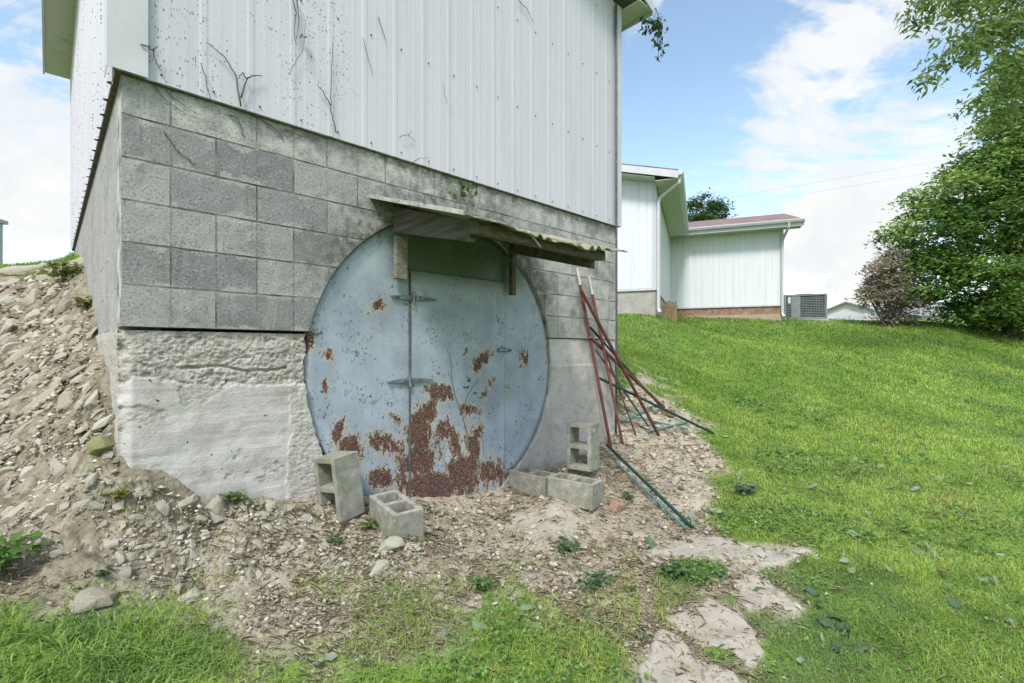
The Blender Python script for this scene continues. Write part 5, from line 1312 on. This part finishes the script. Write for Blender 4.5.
weed((745, 496), .12, 9, (.12, .18, .11), 'pale grey green wilted plant at the edge of the lawn by the dirt')
weed((628, 500), .07, 7, (.10, .17, .05), 'small weed next to the reddish brown rock')
weed((100, 580), .06, 7, (.06, .12, .05), 'dark low weed on bare dirt above the flat tan rock')

# ================================================================== FALLEN LEAVES
def leaf_mesh(seed, col):
    rg = np.random.default_rng(seed); V = []; n = 7
    for i in range(n):
        f = i / (n - 1); wd = .36 * math.sin(math.pi * min(f * .93 + .05, 1)) ** .8; cu = .16 * math.sin(f * 2.8 + seed)
        for s in (-1, -.5, 0, .5, 1):
            V.append((f - .5, s * wd + .05 * rg.normal() * (abs(s) > .6), cu + .16 * abs(s) * math.sin(seed * 2.1 + f * 2) + .03 * rg.normal()))
    F = [(i * 5 + j, i * 5 + j + 1, i * 5 + j + 6, i * 5 + j + 5) for i in range(n - 1) for j in range(4)]
    me = bpy.data.meshes.new('fallen_leaf'); me.from_pydata(V, [], F); me.materials.append(M_LEAF); me.polygons.foreach_set('use_smooth', [True] * len(F))
    set_attr(me, 'col', np.repeat(np.array(col)[None] * rg.uniform(.85, 1.15, (len(V), 1)), 1, 0)); return me
PALE = [leaf_mesh(1, (.28, .34, .24)), leaf_mesh(2, (.24, .32, .19)), leaf_mesh(3, (.36, .40, .31))]
DARKL = [leaf_mesh(4, (.085, .15, .10)), leaf_mesh(5, (.11, .18, .10))]
BROWNL = [leaf_mesh(6, (.26, .16, .10)), leaf_mesh(7, (.34, .24, .15))]
lab_l = {'p': 'pale wilted leaf lying face down on the lawn', 'd': 'dark green fallen leaf on the dirt path', 'b': 'dry brown fallen leaf on the ground', 'q': 'pale wilted leaf lying on the bare dirt'}
LV = [(857, 541, 'p', 9), (853, 539, 'p', 7), (927, 552, 'p', 9), (918, 556, 'p', 8), (937, 559, 'p', 8), (985, 584, 'p', 9), (995, 588, 'p', 8), (845, 566, 'p', 8), (852, 575, 'p', 7), (890, 574, 'p', 6), (915, 493, 'p', 7), (902, 523, 'p', 9), (812, 491, 'p', 7),
      (835, 481, 'p', 5), (868, 519, 'p', 6), (947, 594, 'p', 6), (800, 668, 'p', 8), (824, 646, 'p', 7), (1012, 626, 'p', 10), (1000, 560, 'p', 6), (960, 520, 'p', 5), (782, 630, 'p', 9), (740, 480, 'p', 8), (1004, 470, 'p', 5), (880, 470, 'p', 5), (700, 470, 'p', 6),
      (740, 493, 'p', 11), (752, 497, 'p', 9), (692, 522, 'q', 13), (700, 527, 'q', 11), (716, 515, 'q', 10), (525, 612, 'q', 11), (518, 620, 'q', 9), (590, 614, 'q', 10), (480, 634, 'q', 12), (389, 650, 'q', 12), (430, 596, 'q', 8), (570, 566, 'q', 7), (445, 640, 'q', 7), (632, 605, 'q', 8), (318, 670, 'q', 11),
      (330, 664, 'q', 10), (362, 630, 'q', 8), (215, 628, 'q', 7), (500, 575, 'q', 10), (606, 560, 'q', 9), (565, 540, 'd', 11), (572, 548, 'd', 12), (610, 580, 'd', 12), (630, 590, 'd', 13), (600, 574, 'd', 9), (650, 640, 'd', 14), (665, 572, 'd', 13), (660, 582, 'd', 12), (590, 622, 'd', 10),
      (836, 622, 'd', 14), (826, 628, 'd', 13), (843, 632, 'd', 11), (812, 596, 'd', 9), (755, 592, 'd', 7), (955, 610, 'd', 8), (860, 655, 'd', 10), (835, 655, 'd', 11), (650, 545, 'd', 9), (722, 578, 'd', 9), (470, 580, 'd', 9), (560, 600, 'd', 8), (85, 575, 'd', 10), (735, 580, 'b', 7),
      (818, 612, 'b', 7), (806, 606, 'b', 6), (945, 580, 'b', 7), (735, 545, 'b', 6), (625, 480, 'b', 8), (760, 640, 'b', 7), (640, 565, 'b', 7), (610, 540, 'b', 7), (690, 545, 'b', 6), (545, 595, 'b', 6), (480, 545, 'b', 6), (430, 555, 'b', 5)]
rl = random.Random(4)
for (u, v, k, s) in LV:
    me = rl.choice(DARKL if k == 'd' else BROWNL if k == 'b' else PALE)
    x, y, z = ghit(u, v); o = link('fallen_leaf', me); sc_ = s * 1.0 / F_PX * y * 1.5
    o.scale = (sc_, sc_ * rl.uniform(.7, 1.1), sc_); on_grass = k == 'p' or float(soil(np.array([x]), np.array([y]), np.array([z]))[0]) < .4
    o.location = (x, y, z + (.032 if on_grass else .014)); o.rotation_euler = (rl.gauss(0, .3), rl.gauss(0, .3), rl.uniform(0, 6.28))
    tag(o, lab_l[k], 'leaf', {'p': 'pale leaves on the lawn', 'q': 'pale leaves on the dirt', 'd': 'dark leaves around the path', 'b': 'brown leaves on the ground'}[k])

# ================================================================== DRY LITTER AND GRASS
def litter():
    rng = np.random.default_rng(15)
    def dens(x, y, z, u, v):
        s = soil(x, y, z); left = sstep(330, 120, u) * sstep(560, 470, v)
        for q, l in SLABS: s = np.where(sdf_poly(np.clip(u, -500, 1500), np.clip(v, 0, 1500), np.array(q, float)) > 3 - 30 * fbm(x * 9, y * 9, oct=2, seed=3), s * .10 - .13, s)
        return np.clip(s + .15, 0, 1) * (1 - .75 * left) * np.clip(.7 + 1.4 * fbm(x * 2.6, y * 2.6, oct=3, seed=18), .05, 1)
    x, y, z, u, v = scatter(30000, 7.5, dens, rng); n = len(x)
    kind = rng.random(n); L = np.where(kind < .76, rng.uniform(.02, .09, n), rng.uniform(.006, .022, n) + .02 * (rng.random(n) < .08)) * np.clip(y / 2.6, .8, 1.7); W = np.where(kind < .76, .0011, L * .32) * np.clip(y / 2.2, .8, 2)
    th = rng.uniform(0, 6.28, n); d = np.c_[np.cos(th), np.sin(th), rng.normal(.05, .16, n)]; s = np.c_[-np.sin(th), np.cos(th), rng.normal(0, .3, n)]
    C = np.c_[x, y, z + rng.uniform(.004, .022, n)]
    # lay pieces along the slope
    e = .03; gx = (H(x + e, y) - H(x - e, y)) / (2 * e); gy = (H(x, y + e) - H(x, y - e)) / (2 * e)
    d[:, 2] += d[:, 0] * gx + d[:, 1] * gy
    h = (L / 2)[:, None]; w_ = W[:, None]
    bow = np.c_[np.zeros(n), np.zeros(n), rng.uniform(0, .012, n)]
    V = np.stack([C - d * h, C + s * w_ + bow, C + d * h, C - s * w_ + bow], 1).reshape(-1, 3); i = np.arange(n)[:, None] * 4
    F = np.concatenate([i + np.array([[0, 1, 2]]), i + np.array([[0, 2, 3]])], 0)
    pal = np.array([(.44, .38, .27), (.52, .47, .36), (.40, .34, .245), (.44, .38, .28), (.30, .245, .17), (.16, .21, .09), (.24, .28, .14), (.40, .41, .31)])
    ci = np.where(kind < .76, rng.integers(0, 5, n), rng.integers(2, 8, n)); col = pal[ci] * rng.uniform(.75, 1.2, (n, 1))
    me = raw_mesh('dry_litter', V, F, [M_LITTER]); set_attr(me, 'col', np.repeat(col, 4, 0))
    tag(link('dry_litter', me), 'straw, dead grass and leaf scraps littering the bare dirt', 'litter', kind='stuff')
litter()
def grass():
    rng = np.random.default_rng(25); N = 1050000
    th = rng.uniform(-R(54), R(70), N)
    # radial law: constant density near, falling as 1/r^2 farther out
    r = np.where(rng.random(N) < .22, np.sqrt(rng.uniform(1.15 ** 2, 3.4 ** 2, N)), np.exp(rng.uniform(math.log(3.0), math.log(34), N)))
    x, y = r * np.sin(th), r * np.cos(th); z = H(x, y); s = soil(x, y, z)
    lx = (x - A0[0]) * TX[0] + (y - A0[1]) * TX[1]; ly = (x - A0[0]) * NX[0] + (y - A0[1]) * NX[1]
    inside = (lx > -.03) & (ly < .03) & (lx < BL + .03) & (ly > -BD)
    hx = (x - C1.x) * HW.x + (y - C1.y) * HW.y; hy = (x - C1.x) * HB.x + (y - C1.y) * HB.y
    inside |= (hx < 0) & (hy > 0) | (hx < 3.5) & (hx > -1) & (hy > WL)
    u, v = project(x, y, z)
    tuft = fbm(x * 5, y * 5, oct=2, seed=27)
    # sparse tufts in the bare zone between dirt and lower lawn
    mixz = sstep(548, 620, v) * (u > 150) * (u < 640) * .42 * (tuft > .0)
    p = np.maximum((1 - s) ** 1.3, np.maximum(mixz, .012))
    p = np.where((u > 655) & (v > 552) & (u < 860), np.maximum(p, .55 * (tuft > -.12)), p)
    p *= np.where((u < 660) & (v > 585), .28 + .72 * sstep(-.12, .16, fbm(x * 3.2, y * 3.2, oct=4, seed=26)), 1.0)
    for poly, l in SLABS[:4]:
        p = np.where(sdf_poly(np.clip(u, -500, 1500), np.clip(v, 0, 1500), np.array(poly, float)) > -2, p * .04, p)
    vis = (u > -70) & (u < 2000) & (v < 900) & ((u < 1094) | (rng.random(N) < .5))
    k = (rng.random(N) < p) & ~inside & vis & ~((x < -3) & (r > 11)); x, y, z, r, u, v = x[k], y[k], z[k], r[k], u[k], v[k]; n = len(x)
    lod = np.clip(r / 3.2, 1, 9)
    patch = fbm(x * 1.1, y * 1.1, oct=3, seed=28); t2 = fbm(x * 5, y * 5, oct=2, seed=27)
    longg = sstep(360, 60, u) * sstep(590, 640, v)
    h = (rng.uniform(.018, .052, n) * (1 + .7 * np.clip(t2, -.5, .8)) + longg * rng.uniform(.0, .055, n)) * np.clip(lod ** .35, 1, 2)
    w_ = rng.uniform(.0022, .0042, n) * lod ** .95 * (1 + .6 * longg)
    a = rng.uniform(0, 2 * np.pi, n); lean = rng.uniform(.45, 1.6, n); dx, dy = np.cos(a), np.sin(a)
    e = a + np.pi / 2 + rng.normal(0, .5, n); ex, ey = np.cos(e), np.sin(e)
    b = np.c_[x, y, z - .004]
    side = np.c_[ex, ey, np.zeros(n)] * (w_ / 2)[:, None]
    mid = b + np.c_[dx * lean * h * .30, dy * lean * h * .30, h * .62]
    tip = b + np.c_[dx * lean * h * 1.05, dy * lean * h * 1.05, h * np.clip(1.08 - .42 * lean, .35, 1)]
    V = np.stack([b - side, b + side, mid + side * .8, mid - side * .8, tip], 1).reshape(-1, 3); i = np.arange(n)[:, None] * 5
    F = np.concatenate([i + np.array([[0, 1, 2]]), i + np.array([[0, 2, 3]]), i + np.array([[3, 2, 4]])], 0)
    c0 = np.array([.17, .295, .048]); c1 = np.array([.36, .475, .10]); c2 = np.array([.08, .165, .033]); c3 = np.array([.42, .38, .19])
    m_ = np.clip(.50 + patch * 1.3 + .5 * fbm(x * .35, y * .35, oct=3, seed=29) + rng.normal(0, .22, n), 0, 1)[:, None]
    col = c0 * (1 - m_) + c1 * m_
    dk = (np.clip(-t2 * 1.6 + rng.normal(0, .25, n), 0, .8))[:, None]; col = col * (1 - dk) + c2 * dk
    lg = (longg * .5)[:, None]; col = col * (1 - lg) + np.array([.115, .25, .035]) * rng.uniform(.5, 1.5, (n, 1)) * lg
    dead = rng.random(n) < (.035 + .12 * (soil(x, y, z) > .4)); col[dead] = c3 * rng.uniform(.6, 1.2, (dead.sum(), 1))
    dry = sstep(.18, .42, fbm(x * 1.7, y * 1.7, oct=4, seed=38)) * .38; dd = rng.random(n) < dry; col[dd] = np.array([.30, .29, .12]) * rng.uniform(.7, 1.25, (dd.sum(), 1))
    blu = sstep(.05, .40, fbm(x * .8 + 7, y * .8, oct=4, seed=39))[:, None] * .55; col = col * (1 - blu) + np.array([.115, .215, .085]) * blu
    clover = (rng.random(n) < .05); col[clover] = np.array([.20, .30, .11])
    me = raw_mesh('grass', V, F, [M_GRASS]); set_attr(me, 'col', np.repeat(col, 5, 0))
    tag(link('grass', me), 'short green lawn grass with clover covering the slope', 'grass', kind='stuff')
    print('blades', n)
grass()
def clover():
    rng = np.random.default_rng(55)
    def dens(x, y, z, u, v): return np.where((u < 660) & (v > 560), .25, 1) * (1 - soil(x, y, z)) * sstep(.02, .30, fbm(x * 1.5, y * 1.5, oct=3, seed=58)) * .9 + .03 * (1 - soil(x, y, z))
    x, y, z, u, v = scatter(16000, 8, dens, rng); n = len(x)
    C = np.repeat(np.c_[x, y, z + rng.uniform(.018, .045, n)], 3, 0)
    V, F = leaf_faces(C, .020, rng, .05, .95, 1.5); V = V.reshape(-1, 4, 3); k = np.repeat(np.clip(y / 3.0, .8, 1.6), 3)[:, None, None]; V = (C[:, None] + (V - C[:, None]) * k).reshape(-1, 3)
    col = np.repeat(np.array([[.13, .24, .065]]) * rng.uniform(.55, 1.5, (n, 1)), 12, 0)
    me = raw_mesh('clover', V, F, [M_GRASS]); set_attr(me, 'col', col); tag(link('clover', me), 'low clover leaves mixed into the lawn', 'clover', kind='stuff')
clover()
